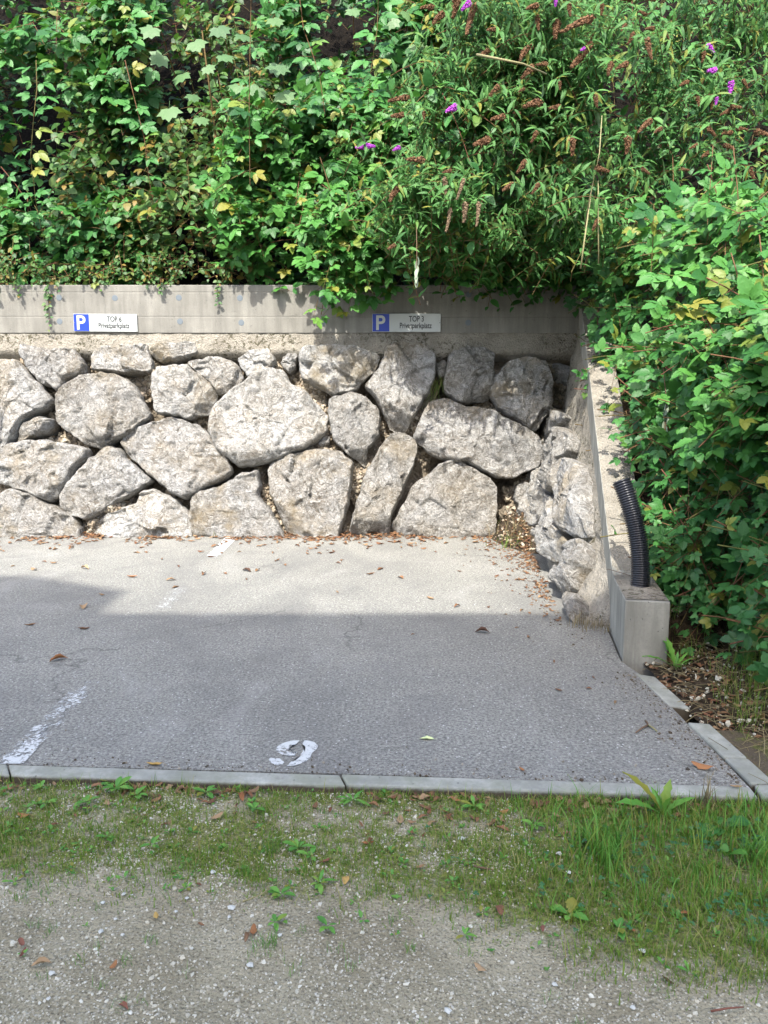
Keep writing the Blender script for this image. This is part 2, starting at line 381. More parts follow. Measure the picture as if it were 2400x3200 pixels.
# joints: one seen at photo x about 1062
j = ground(1062, 2440)[0]; L1 = 1.32
cx = [j + k*L1 for k in range(-4, 2)]
t_of = lambda x: (x-KI[0][0])/(KI[3][0]-KI[0][0])
kerb_run(fk, KI, KO, [t for t in sorted([0.0] + [t_of(x) for x in cx if 0.03 < t_of(x) < .94] + [1.0])])
rk = empty('side_kerb', RI[1], 'short row of pale concrete edging stones from the wall end to the verge corner', 'kerb')
tt = lambda py: (ground(2060, 2125)[1] - ground(1200, py)[1])/(RI[0][1]-RI[1][1])
kerb_run(rk, [RI[0], RI[1]], [RO[0], RO[1]], [0.0, .37], zt=.006)
kerb_run(rk, [RI[0], RI[1]], [RO[0], RO[1]], [.53, .82, 1.0], zt=.010)
c0, c1 = lerp(RI[1], RI[1], 0), RO[1]
V, F = prism([(KO[3][0]+.01, KO[3][1]), (KO[3][0]+.13, KO[3][1]+.03), (RO[1][0], RO[1][1]-.006), (RI[1][0]+.008, RI[1][1]-.006)], -.12, .008)
o = add('kerb_stone', V, F, M['kerb'], rk); bevel(o, .006)

# verge (gravelly, grassy ground in front of the kerb)
def green(x, y):                                    # how green the verge is, 0..1
    fy = front_y(x)
    if y > fy: return .4
    d = fy - y                                      # metres from the kerb
    reach = .55 + .30*(1/(1+math.exp(-(x-.25)*5)))
    a = 1/(1+math.exp((d-reach)*16))
    a *= .62 + .38/(1+math.exp(-(x-.32)*7))
    a += .30*math.exp(-((d-.46)/.14)**2)*(x < .55)
    return max(0, min(1, a + .25*fbm(x*3.1, y*3.1, 4)*a*2))
def verge_z(x, y): return -.012 + .009*fbm(x*4, y*4, 1) + .004*fbm(x*17, y*17, 2) - .014*max(0, 1-abs(front_y(x)-y)/.06)
gx = np.arange(-3.2, 3.4, .022); gy = np.concatenate([np.arange(-6, 1.0, .25), np.arange(1.0, 3.2, .022)])
V = []; T = []
for y in gy:
    for x in gx:
        yy = min(y, front_y(x)-.0 if x < 1.42 else 99); V.append((x, yy, verge_z(x, yy))); T.append(green(x, yy))
nxg = len(gx); ii = np.arange((len(gy)-1)*(nxg-1)); q = ii//(nxg-1)*nxg + ii % (nxg-1)
F = np.stack([q, q+1, q+1+nxg, q+nxg], 1)
v = add('verge', V, F, M['soil'], smooth=True, origin=(0, 2, 0), tint=T); v['kind'] = 'structure'

# bank on the right and behind the wall
def bank_z(x, y):
    zr = -.01 + .16*max(0, x-1.55) + .55*max(0, x-2.1) + .03*fbm(x*3, y*3)
    k = min(1, max(0, (y-2.55)/.9)); zr = zr*k + (-.065)*(1-k)
    if y > 8.5:
        zb = 2.45 + .45*(y-8.6) + .06*fbm(x*2, y*2)
        kk = min(1, max(0, (x-1.9)/1.5)); zr = zb*(1-kk) + max(zb, zr)*kk
    elif y > 4.3 and x > 1.5:
        top = .33 + max(0, (y-4.66))*.6
        zr = max(zr, (top-.12)*min(1, (x-1.55)/.5 + .5) + .35*max(0, x-2.1))
    return zr
def grid(name, xs, ys, zf, mat):
    V = [(x, y, zf(x, y)) for y in ys for x in xs]; n = len(xs)
    ii = np.arange((len(ys)-1)*(n-1)); q = ii//(n-1)*n + ii % (n-1)
    o = add(name, V, np.stack([q, q+1, q+1+n, q+n], 1), mat, smooth=True, origin=(0, 0, 0)); o['kind'] = 'structure'; return o
B0 = lambda y: 1.42 if y < 4.1 else 1.30 + .27 + (y-4.08)*.178 - .06
V = []; ys = np.arange(2.40, 8.75, .06)
for y in ys:
    for k in range(60):
        s = k/59; x = B0(y) + s*s*6.0; V.append((x, y, bank_z(x, y)))
ii = np.arange((len(ys)-1)*59); q = ii//59*60 + ii % 59
o = add('bank', V, np.stack([q, q+1, q+61, q+60], 1), M['humus'], smooth=True, origin=(0, 0, 0)); o['kind'] = 'structure'
grid('upper_slope', np.arange(-14, 9, .25), np.concatenate([np.arange(8.52, 16, .25), [18, 22, 30]]), lambda x, y: 2.44 + 1.7*max(0, min(y-9.3, 4.2)) + .15*max(0, y-13) + .05*fbm(x*2, y*2), M['humus_shade'])

# ================================================================== BOULDER WALL (back)
BY0, BAT = 7.88, .225
NB = np.array([0, -1, BAT]); NB = NB/np.linalg.norm(NB)                 # outward
EXB = np.array([1., 0, 0]); EVB = np.cross(EXB, -NB)*1.0
if EVB[2] < 0: EVB = -EVB
OB = np.array([0, BY0, 0.])
SN = np.array([-1, .085, .204]); SN = SN/np.linalg.norm(SN)             # side wall outward normal
OS = np.array([.83+.085*6, 6.0, 0.])
EXS = np.array([.085, 1, 0.]); EXS = EXS/np.linalg.norm(EXS); EVS = np.cross(SN, EXS)
if EVS[2] < 0: EVS = -EVS

def chaikin(P, n=1, k=.22):
    for _ in range(n):
        Q = []
        for i in range(len(P)):
            a, b = P[i], P[(i+1) % len(P)]; Q += [a*(1-k)+b*k, a*k+b*(1-k)]
        P = np.array(Q)
    return P
def resample(P, n):
    Q = np.vstack([P, P[:1]]); d = np.r_[0, np.cumsum(np.linalg.norm(np.diff(Q, axis=0), axis=1))]
    s = np.linspace(0, d[-1], n, endpoint=False)
    return np.stack([np.interp(s, d, Q[:, 0]), np.interp(s, d, Q[:, 1])], 1)
POLY = {'b': [], 's': []}
def boulder(parent, px, frame, key, seed, bulge=.13, grow=1.055, label=None):
    O, ex, ev, n = frame
    d = n@O
    W = [on_plane(x, y, n, d) for x, y in px]
    P = np.array([((w-O)@ex, (w-O)@ev) for w in W])
    if (np.roll(P[:, 0], -1)*P[:, 1]).sum() - (P[:, 0]*np.roll(P[:, 1], -1)).sum() > 0: P = P[::-1]
    POLY[key].append(P.copy())
    NPT, RG = 116, 26
    c0 = P.mean(0); P = c0 + (P-c0)*grow; P = resample(chaikin(P, 1, .12), NPT); c = P.mean(0)
    rr = random.Random(seed); size = math.sqrt(abs(np.ptp(P[:, 0])*np.ptp(P[:, 1])))
    H = bulge*min(1.2, .55+.6*size)
    out = P - c; nrm = out/np.linalg.norm(out, axis=1)[:, None]
    for i in range(NPT): P[i] += nrm[i]*.020*noise.fractal(Vector((P[i][0]*9, P[i][1]*9, seed)), .7, 2, 4)
    planes = []
    for k in range(4):
        an = rr.uniform(0, 6.28); sl = rr.uniform(.08, .38); ofs = rr.uniform(.34, .58)*size
        planes.append((math.cos(an), math.sin(an), sl, ofs*sl + H*rr.uniform(.55, .9)))
    an = rr.uniform(3.6, 5.8); planes.append((math.cos(an), math.sin(an), 1.1, .40*size*1.1 + H*.6))
    def facet(x, y, sc, tilt, k0):
        d_, pts_ = noise.voronoi(Vector((x*sc, y*sc, seed*.37+k0)))
        c_ = pts_[0]; a_ = noise.cell_vector(c_*7.3)
        return tilt*((a_.x-.5)*2*(x-c_.x/sc) + (a_.y-.5)*2*(y-c_.y/sc)) + (a_.z-.5)*tilt*.12/sc*4
    tl = (rr.uniform(-.07, .07), rr.uniform(-.09, .04)) if key == 'b' else (0, 0)
    V = []; ring = [(1.0, -.34, .80), (1.0, -.12, .95)]
    for zz in ring:
        for i in range(NPT):
            q = c + (P[i]-c)*zz[2]; V.append(O + ex*q[0] + ev*q[1] + n*zz[1])
    for r in range(RG):
        s = 1 - (r/RG)**1.6
        for i in range(NPT):
            q = c + (P[i]-c)*s; e = (1-s)*np.linalg.norm(P[i]-c)         # distance in from the rim
            h = H*(1-math.exp(-e/(.011))) + .0
            for (a1, b1, sl, of) in planes: h = min(h, of - sl*(a1*(q[0]-c[0]) + b1*(q[1]-c[1])))
            h += (q[0]-c[0])*tl[0] + (q[1]-c[1])*tl[1]*min(1, e/.1)
            v3 = Vector((q[0]*3, q[1]*3, seed*1.7))
            h += .022*noise.fractal(v3, .8, 2.1, 3) + .012*(noise.ridged_multi_fractal(v3*1.6, .9, 2.2, 4, 1.0, 2.0)-1.0)*min(1, e/.05)
            ed = min(1, e/.05)
            h += ed*(facet(q[0], q[1], 3.0, .20, 0) + facet(q[0]+.3, q[1], 8.0, .20, 5)) + .008*noise.fractal(v3*5, .7, 2.1, 3)
            h = max(h, -.05)
            V.append(O + ex*q[0] + ev*q[1] + n*h)
    V.append(O + ex*c[0] + ev*c[1] + n*(H*1.0))
    rows = 2+RG; F = []
    for r in range(rows-1):
        for i in range(NPT): F.append((r*NPT+i, r*NPT+(i+1) % NPT, (r+1)*NPT+(i+1) % NPT, (r+1)*NPT+i))
    last = (rows-1)*NPT; V[-1] = np.mean(V[last:last+NPT], axis=0)
    for i in range(NPT): F.append((last+i, last+(i+1) % NPT, last+NPT))
    V = np.array(V)
    o = add('boulder', V, F, M['rock'], parent, smooth=True)
    me = o.data
    # make sure normals point out
    if (me.polygons[len(me.polygons)//2].normal.dot(Vector(n))) < 0: me.flip_normals()
    if label: o['label'] = label
    return o

z3 = lambda L: [(x/1.8433, 850+y/1.8433) for x, y in L]
z4 = lambda L: [(800+x/1.8433, 850+y/1.8433) for x, y in L]
z5 = lambda L: [(1600+x/1.70125, 850+y/1.70125) for x, y in L]
BW = [
 z3([(-70,530),(60,520),(130,530),(170,600),(240,660),(310,745),(270,790),(200,830),(140,870),(110,950),(60,1000),(0,1035),(-80,1040)]),
 z3([(140,425),(300,455),(440,450),(480,510),(500,560),(470,605),(400,645),(355,690),(250,640),(200,590),(150,510)]),
 z3([(560,450),(610,435),(850,425),(870,500),(880,580),(740,590),(600,575),(540,555),(535,500)]),
 z3([(870,440),(950,410),(1130,410),(1140,470),(1060,500),(1000,515),(930,520),(880,480)]),
 z3([(440,640),(500,605),(620,595),(720,620),(800,690),(850,790),(870,830),(800,895),(700,960),(610,1010),(530,1000),(400,920),(345,860),(340,740),(370,680)]),
 z3([(890,600),(930,560),(1080,540),(1150,600),(1235,680),(1240,740),(1190,810),(1100,845),(1000,830),(910,810),(895,730)]),
 z3([(1085,530),(1240,490),(1360,520),(1400,600),(1380,660),(1330,690),(1255,712),(1240,670),(1155,595)]),
 z3([(1375,510),(1450,455),(1560,450),(1590,510),(1560,560),(1490,600),(1430,605),(1390,550)]),
 z3([(150,865),(250,840),(310,850),(300,900),(250,940),(180,960),(125,985),(130,920)]),
 z3([(0,1050),(100,995),(240,975),(420,1000),(515,1030),(500,1080),(430,1150),(400,1220),(350,1290),(300,1320),(200,1280),(100,1245),(-40,1200),(-80,1100)]),
 z3([(630,1015),(690,1025),(740,1090),(880,1200),(810,1250),(720,1300),(600,1380),(520,1425),(430,1400),(370,1350),(375,1290),(450,1180),(540,1090)]),
 z3([(735,950),(820,900),(1020,845),(1100,880),(1200,930),(1280,1030),(1340,1150),(1300,1190),(1200,1240),(1080,1300),(1000,1270),(900,1190),(750,1050),(725,1000)]),
 z3([(-80,1330),(20,1290),(90,1255),(180,1270),(300,1340),(420,1400),(460,1450),(470,1540),(-80,1550)]),
 z3([(530,1480),(620,1400),(800,1340),(830,1270),(890,1250),(980,1290),(1080,1370),(1110,1430),(1105,1545),(530,1545)]),
 z3([(1115,1310),(1150,1270),(1320,1220),(1400,1165),(1490,1150),(1500,1220),(1485,1290),(1560,1370),(1645,1540),(1140,1540),(1110,1400)]),
 z4([(0,600),(90,570),(170,590),(190,650),(270,690),(340,760),(410,850),(400,930),(350,970),(300,1010),(150,1070),(0,1110),(-80,1120),(-200,1030),(-250,920),(-230,800),(-130,700)]),
 z4([(260,470),(300,440),(430,430),(560,440),(700,490),(690,550),(630,620),(550,690),(440,710),(350,660),(270,610),(255,540)]),
 z4([(750,440),(850,420),(960,440),(1025,500),(1028,590),(1000,680),(930,780),(880,880),(850,930),(800,920),(740,830),(700,740),(640,660),(690,590),(740,510)]),
 z4([(430,740),(540,700),(650,740),(700,800),(715,880),(700,960),(640,1010),(625,1110),(540,1050),(450,960),(430,880),(415,800)]),
 z4([(1120,480),(1220,435),(1330,455),(1365,480),(1360,600),(1370,700),(1330,730),(1190,760),(1090,690),(1090,610)]),
 z4([(1450,530),(1560,500),(1660,530),(1700,620),(1690,800),(1650,850),(1600,920),(1510,860),(1400,790),(1345,700),(1380,620)]),
 z4([(1010,750),(1100,745),(1200,790),(1330,800),(1440,860),(1540,910),(1610,960),(1630,1050),(1600,1120),(1480,1180),(1380,1180),(1240,1110),(1080,1080),(980,1020),(920,960),(960,850)]),
 z4([(760,960),(840,940),(910,980),(925,1030),(890,1150),(830,1300),(780,1400),(760,1540),(535,1540),(560,1420),(590,1300),(630,1170),(700,1050)]),
 z4([(100,1110),(200,1060),(380,1030),(490,1050),(550,1100),(545,1200),(520,1380),(490,1470),(470,1535),(200,1530),(160,1420),(95,1290),(80,1160)]),
 z4([(1080,1100),(1160,1085),(1240,1140),(1330,1190),(1380,1240),(1370,1400),(1360,1540),(785,1545),(800,1440),(850,1360),(920,1220),(1020,1150)]),
 z4([(1035,525),(1080,510),(1108,540),(1090,600),(1050,600)]),
 z4([(150,490),(200,460),(240,480),(230,540),(190,585),(150,540)]),
 z4([(350,990),(405,935),(428,950),(420,990),(370,1015)]),
 z4([(1370,600),(1410,580),(1440,610),(1400,650),(1370,640)]),
 z4([(1500,1240),(1560,1210),(1600,1260),(1590,1340),(1530,1360),(1490,1310)]),
 # beyond the left edge of the picture
 [(-330,1150),(-120,1130),(-60,1230),(-90,1370),(-300,1400),(-380,1280)], [(-360,1420),(-90,1400),(-70,1520),(-160,1600),(-370,1590)], [(-390,1610),(-70,1600),(-60,1690),(-400,1700)],
]
wall = empty('boulder_wall', (0, BY0, 0), 'tall sloping retaining wall of big pale limestone boulders with gravel joints', 'retaining wall')
lab = {6: 'brownish shaded boulder behind its paler neighbour', 4: 'large rounded pale boulder', 22: 'tall leaning slab with smooth bluish face', 15: 'largest boulder, with a ragged upper edge', 21: 'long broad boulder stained ochre', 25: 'tiny wedge stone between two boulders'}
for i, px in enumerate(BW):
    small = (max(p[0] for p in px)-min(p[0] for p in px)) < 60
    boulder(wall, px, (OB, EXB, EVB, NB), 'b', 11+i*3, bulge=.05 if small else (.10 if i == 6 else .15), label=lab.get(i))

# side wall boulders
side = empty('side_boulder_wall', (1.4, 6.0, 0), 'low sloping flank wall of pale boulders set in mortar, dropping towards the kerb', 'retaining wall')
SW = [
 z5([(235,470),(262,480),(265,520),(240,590),(200,640),(175,690),(165,640),(195,540)]),
 z5([(150,715),(200,695),(285,750),(230,830),(190,900),(170,1000),(140,1000),(115,920),(130,820)]),
 z5([(230,830),(290,812),(322,850),(320,930),(272,1010),(250,1100),(232,1165),(195,1190),(175,1080),(182,950),(200,870)]),
 z5([(105,1090),(165,1010),(182,1120),(195,1195),(175,1270),(135,1350),(90,1390),(85,1230)]),
 z5([(290,985),(340,985),(385,1010),(400,1150),(400,1330),(385,1420),(330,1425),(275,1390),(258,1280),(255,1130)]),
 z5([(210,1205),(248,1190),(258,1330),(285,1420),(285,1490),(220,1550),(172,1520),(150,1400),(178,1280)]),
 z5([(315,1455),(375,1420),(408,1450),(395,1550),(350,1600),(320,1680),(270,1720),(247,1690),(262,1600),(292,1520)]),
 z5([(303,1715),(365,1705),(372,1770),(340,1810),(303,1860),(285,1800),(287,1750)]),
 z5([(195,1610),(260,1560),(262,1600),(240,1650),(205,1650)]),
]
slab_ = {6: 'white boulder with moss along its upper edge', 7: 'small pale stone at the foot'}
FL0 = ground(1945, 2064)
def xb(Y): return .66 + .105*Y                       # foot of the flank wall
def xf(Y): return FL0[0] + (Y-FL0[1])*(2.05-FL0[0])/(8.32-FL0[1])   # inner face of the flank beam
def side_top(Y): return .33 + max(0, (Y-4.62))*(2.50-.33)/(8.30-4.62)
def zt_(Y): return max(.10, side_top(Y) - .17)
def xs_(Y, z):
    x = xb(Y) + (xf(Y) + .01 - xb(Y))*max(-.2, min(1.1, z/zt_(Y))); k = min(1, max(0, (Y-4.66)/.22)); k = math.sqrt(k)
    return xf(Y) + .02 + (x-xf(Y)-.02)*k
def on_side(px, py):
    r = ray(px, py); best = None; prev = None
    for k in range(600):
        Y = 4.0 + k*.008; t = Y/r[1]; p = EYE + r*t; f = p[0] - xs_(Y, max(p[2], -.1))
        if prev is not None and prev[1] < 0 <= f: return p
        prev = (p, f)
    return min((EYE + r*((4.0+k*.02)/r[1]) for k in range(240)), key=lambda p: abs(p[0]-xs_(p[1], p[2])))
for i, px in enumerate(SW):
    cpx = np.mean(px, 0); C = on_side(*cpx); e = .03
    gx_ = np.array([1, -(xs_(C[1]+e, C[2])-xs_(C[1]-e, C[2]))/(2*e), -(xs_(C[1], C[2]+e)-xs_(C[1], C[2]-e))/(2*e)]); nn = -gx_/np.linalg.norm(gx_)
    ex = np.array([-nn[1], nn[0], 0]); ex /= np.linalg.norm(ex)
    if ex[1] < 0: ex = -ex
    ev = np.cross(nn, ex)
    if ev[2] < 0: ev = -ev
    boulder(side, px, (C + nn*.01, ex, ev, nn), 's', 211+i*3, bulge=.085, grow=.93, label=slab_.get(i))

# gravel fill surface and mortar strip
def inside(P, x, y):
    c = False; j = len(P)-1
    for i in range(len(P)):
        if (P[i][1] > y) != (P[j][1] > y) and x < (P[j][0]-P[i][0])*(y-P[i][1])/(P[j][1]-P[i][1]) + P[i][0]: c = not c
        j = i
    return c
VT = 2.08/EVB[2]; VS = 1.78/EVB[2]
def fill_h(u, v):
    n1 = fbm(u*2.2, v*2.2, 9); h = -.17 + .24*n1 + .02*fbm(u*12, v*12, 3)
    k = min(1, max(0, (v - VS)/.10)); k = k*k*(3-2*k)
    return h*(1-k) + (.045 + .012*fbm(u*9, v*9, 5))*k
us = np.arange(-5.2, 2.35, .03); vs_ = np.arange(-.05, VT+.001, .03); vs_[-1] = VT
V = [OB + EXB*u + EVB*v + NB*fill_h(u, v) for v in vs_ for u in us]
V = np.array(V); nr = len(us); ii = np.arange((len(vs_)-1)*(nr-1)); q = ii//(nr-1)*nr + ii % (nr-1)
F = np.stack([q, q+1, q+1+nr, q+nr], 1)
split = (VS+.03)
fm = V[F[:, 0]]; vv = (fm-OB)@EVB
o = add('gravel_fill', V, F[vv < split], M['fill'], wall, smooth=True, origin=OB); 
o = add('mortar_band', V, F[vv >= split], M['shot'], wall, smooth=True, origin=OB); o['label'] = 'rough beige mortar strip under the concrete beam'

# flank fill: mortar surface between the foot and the beam
V = []; nv = 40; ysd = np.arange(4.66, 8.33, .03)
for Y in ysd:
    top = zt_(Y)
    for k in range(nv):
        z = -.04 + (top+.04)*k/(nv-1); kk = k/(nv-1)
        h = -.06 + .03*fbm(Y*2.5, z*2.5, 21) + .018*fbm(Y*11, z*11, 22); h = h*(1-max(0, kk-.7)/.3) 
        V.append((xs_(Y, z) - h*min(1, (Y-4.66)/.2) + .01, Y, z))
ii = np.arange((len(ysd)-1)*(nv-1)); q = ii//(nv-1)*nv + ii % (nv-1)
o = add('mortar_fill', V, np.stack([q, q+nv, q+nv+1, q+1], 1), M['shot'], side, smooth=True, origin=OS)

# pebble prototypes
def pebble_proto(seed):
    rr = np.random.default_rng(seed)
    V = np.array([(1, 0, 0), (-1, 0, 0), (0, 1, 0), (0, -1, 0), (0, 0, 1), (0, 0, -1), (.62, .62, .45), (-.62, .6, .5), (.6, -.62, .5), (-.6, -.6, .55)], float)
    V *= 1 + rr.uniform(-.25, .2, (len(V), 1)); V *= np.array([1, rr.uniform(.65, 1), rr.uniform(.5, .8)])
    F = np.array([(4, 6, 7), (4, 7, 9), (4, 9, 8), (4, 8, 6), (6, 2, 7), (7, 1, 9), (9, 3, 8), (8, 0, 6), (0, 2, 6), (2, 1, 7), (1, 3, 9), (3, 0, 8), (5, 2, 0), (5, 1, 2), (5, 3, 1), (5, 0, 3)])
    return V, F
PEB = [pebble_proto(i) for i in range(6)]
def rot_rand(r):
    q = r.normal(size=4); q /= np.linalg.norm(q); w_, x, y, z = q
    return np.array([[1-2*(y*y+z*z), 2*(x*y-z*w_), 2*(x*z+y*w_)], [2*(x*y+z*w_), 1-2*(x*x+z*z), 2*(y*z-x*w_)], [2*(x*z-y*w_), 2*(y*z+x*w_), 1-2*(x*x+y*y)]])
def merge(insts, protos):
    """insts: list of (proto, 3x3, pos, tint) -> V, F, tint"""
    Vs, Fs, Ts = [], [], []; off = 0
    for pi in sorted(set(i[0] for i in insts)):
        pv, pf = protos[pi][:2]; sel = [i for i in insts if i[0] == pi]
        A = np.array([i[1] for i in sel]); T = np.array([i[2] for i in sel]); t = np.array([i[3] for i in sel])
        W = np.einsum('nij,kj->nki', A, pv) + T[:, None, :]; k = len(pv); n = len(sel)
        Fs.append((pf[None] + (np.arange(n)*k)[:, None, None] + off).reshape(-1, 3)); Vs.append(W.reshape(-1, 3)); Ts.append(np.repeat(t, k)); off += n*k
    return np.vstack(Vs), np.vstack(Fs), np.concatenate(Ts)

ins = []
tries = 0
while len(ins) < 6500 and tries < 40000:
    tries += 1; u = rng.uniform(-4.9, 2.0); v = rng.uniform(0, VS+.02)
    if any(P[:, 0].min() < u < P[:, 0].max() and P[:, 1].min() < v < P[:, 1].max() and inside(P, u, v) for P in POLY['b']): continue
    if fbm(u*2.2, v*2.2, 9) < -.12: continue
    s = rng.uniform(.009, .024)*(1.9 if rng.random() < .10 else 1)
    ins.append((rng.integers(0, 6), rot_rand(rng)*s, OB + EXB*u + EVB*v + NB*(fill_h(u, v)+s*.5), rng.random()))
V, F, T = merge(ins, PEB); o = add('joint_gravel', V, F, M['wpebble'], wall, smooth=False, origin=OB, tint=T); o['kind'] = 'stuff'

# ================================================================== CONCRETE BEAMS
beam = empty('concrete_beam', (0, 8.29, 2.08), 'long grey cast concrete beam capping the boulder wall, with round tie plugs', 'concrete wall')
V, F = box(-9, 2.30, 8.29, 8.53, 2.082, 2.575); o = add('beam_body', V, F, M['conc'], beam); bevel(o, .008)
for x, y in z3([(340,148),(662,150),(1030,148),(1382,150),(343,285),(1037,285),(1390,292)]) + z4([(378,155),(385,295),(750,150),(1225,130),(1222,292),(752,292)]):
    p = at_Y(x, y, 8.29); a = np.linspace(0, 2*math.pi, 17)[:-1]; r = .031
    V = [(p[0]+r*math.cos(t), 8.2885, p[2]+r*math.sin(t)) for t in a] + [(p[0]+r*.8*math.cos(t), 8.2875, p[2]+r*.8*math.sin(t)) for t in a] + [(p[0], 8.293, p[2])]
    n = 16; F = [(i, (i+1) % n, n+(i+1) % n, n+i) for i in range(n)] + [(n+i, n+(i+1) % n, 2*n) for i in range(n)]
    V[-1] = (p[0], 8.2874, p[2]); add('tie_plug', V, F, M['plug'], beam)

flank = empty('flank_beam', (1.5, 4.1, 0), 'sloping cast concrete beam descending to a squared block end beside the asphalt', 'concrete wall')
L0 = ground(1945, 2064); L1 = np.array([2.05, 8.32, 0]); d = (L1-L0); d[2] = 0; d /= np.linalg.norm(d); perp = np.array([d[1], -d[0], 0])
WID = .235; tot = (L1-L0)@d
def prof(s):                                    # top height along the beam
    Y = (L0 + d*s)[1]; return side_top(Y)
st = [0, (4.62-L0[1])/d[1]] + list(np.linspace((4.62-L0[1])/d[1], tot, 30)[1:])
zb0 = at_Y(1944, 1876, L0[1])[2]
V = []
for s in st:
    b = L0 + d*s; tp = prof(s)
    if s <= st[1]: tp = zb0
    else: tp = max(zb0, tp)
    bot = -.12 if s < 1.0 else tp - .62
    e1 = b + perp*WID
    for q_, z in ((b, bot), (b, tp), (e1, tp), (e1, bot)): V.append((q_[0], q_[1], z))
n = len(st); F = [(0, 3, 2, 1), (4*n-4, 4*n-3, 4*n-2, 4*n-1)]
for k in range(n-1):
    for j_ in range(4): F.append((4*k+j_, 4*k+(j_+1) % 4, 4*k+4+(j_+1) % 4, 4*k+4+j_))
o = add('beam_body', V, F, M['conc2'], flank); bevel(o, .006)
# rough trowelled top surface
V = []; m = 9; sts = np.arange(.02, tot-.01, .03)
for s in sts:
    b = L0 + d*s; tp = max(zb0, prof(s))
    for k in range(m):
        f = .02 + .96*k/(m-1); p = b + perp*WID*f; edge = min(k, m-1-k, 2)/2
        V.append((p[0], p[1], tp + .003 + min(1, s/.2)*edge*(.010 + .010*fbm(p[0]*9, p[1]*9, 3) + .004*fbm(p[0]*30, p[1]*30, 5))))
ii = np.arange((len(sts)-1)*(m-1)); q = ii//(m-1)*m + ii % (m-1)
o = add('rough_top', V, np.stack([q, q+1, q+1+m, q+m], 1), M['shot'], flank, smooth=True, origin=L0)

# ================================================================== SIGNS
FONT = None
def text_mesh(body, size, xs, bold=0.0):
    cu = bpy.data.curves.new('lettering', 'FONT'); cu.body = body; cu.size = size; cu.align_x = 'CENTER'; cu.align_y = 'CENTER'; cu.offset = bold; cu.extrude = .0008
    to = bpy.data.objects.new('lettering', cu); COL.objects.link(to)
    bpy.context.view_layer.update()
    me = bpy.data.meshes.new_from_object(to.evaluated_get(bpy.context.evaluated_depsgraph_get()))
    bpy.data.objects.remove(to)
    v = np.empty(len(me.vertices)*3, dtype=np.float32); me.vertices.foreach_get('co', v); v = v.reshape(-1, 3)
    c = (v[:, :2].min(0)+v[:, :2].max(0))/2; v[:, 0] = (v[:, 0]-c[0])*xs; v[:, 1] -= c[1]
    W = np.stack([v[:, 0], -v[:, 2], v[:, 1]], 1); me.vertices.foreach_set('co', W.astype(np.float32).ravel()); me.update(); me.name = 'lettering'
    return me
def sign(x0, x1, y0, y1, lines, xb, tilt, label):
    YS = 8.272
    a, b = at_Y(x0, y0, YS), at_Y(x1, y1, YS); cx, cz = (a[0]+b[0])/2, (a[2]+b[2])/2; W, H = b[0]-a[0], a[2]-b[2]
    s = empty('parking_sign', (cx, YS, cz), label, 'sign', 'private parking signs on the beam')
    bw = xb*W
    V, F = box(-W/2, W/2, 0, .006, -H/2, H/2); o = link('sign_plate', mesh_np('sign_plate', V, F, False), M['signw'], s, (cx, YS, cz)); bevel(o, .0015, 1)
    V, F = box(-W/2+.004, -W/2+bw, -.0012, .0, -H/2+.004, H/2-.004); link('blue_field', mesh_np('blue_field', V, F, False), M['signb'], s, (cx, YS, cz))
    me = text_mesh('P', H*1.12, .98, .004); link('letter', me, M['signw'], s, (cx-W/2+bw/2, YS-.0030, cz))
    tcx = cx - W/2 + bw + (W-bw)*.50 + .008
    me = text_mesh(lines[0], H*.44, .72, .0009); link('lettering', me, M['signk'], s, (tcx+.005, YS-.0020, cz+H*.215))
    me = text_mesh(lines[1], H*.43, .70, .0009); link('lettering', me, M['signk'], s, (tcx, YS-.0020, cz-H*.20))
    for sx in (-1, 1):
        V, F = tube([(0, -.004, 0), (0, .002, 0)], .0045, 8); link('screw', mesh_np('screw', V, F, False), M['screw'], s, (cx+sx*(W/2-.010), YS, cz))
    s.rotation_euler = (0, tilt, 0)
sign(228, 430, 981, 1036, ['TOP 6', 'Privatparkplatz'], .245, R(.4), 'parking sign in full sun, lettered TOP 6 beside a blue P')
sign(1163, 1377, 980, 1037, ['TOP 3', 'Privatparkplatz'], .25, 0, 'parking sign in dappled leaf shade, lettered TOP 3 beside a blue P')

# ================================================================== PIPE
pb = np.array(ground(2000, 1832, zb0+.012)); ptop = at_Y(1941, 1502, pb[1]+.14)
pp = empty('drain_pipe', pb, 'black corrugated plastic pipe standing curved on the concrete block end', 'pipe')
NR = 46; V = []; F = []; seg = 28; k = 0
def pc(t):
    c1_ = pb + np.array([.012, .02, (ptop[2]-pb[2])*.5])
    return (1-t)**2*pb + 2*t*(1-t)*c1_ + t*t*ptop
prf = [(0.0, .045), (.18, .053), (.5, .0545), (.68, .053), (.86, .045)]
rows = []
for i in range(NR):
    for (dt, rr_) in prf: rows.append(((i+dt)/NR, rr_))
for t, rr_ in rows:
    c = Vector(pc(t)); tg = Vector(pc(min(1, t+.01)) - pc(max(0, t-.01))).normalized(); a = tg.cross(Vector((0, 1, 0))).normalized(); b = tg.cross(a)
    for j_ in range(seg):
        an = 2*math.pi*j_/seg; V.append(tuple(c + (a*math.cos(an)+b*math.sin(an))*rr_))
for i in range(len(rows)-1):
    for j_ in range(seg): F.append((i*seg+j_, i*seg+(j_+1) % seg, (i+1)*seg+(j_+1) % seg, (i+1)*seg+j_))
add('pipe_wall', V, F, M['pipe'], pp, smooth=True)
V = []; F = []
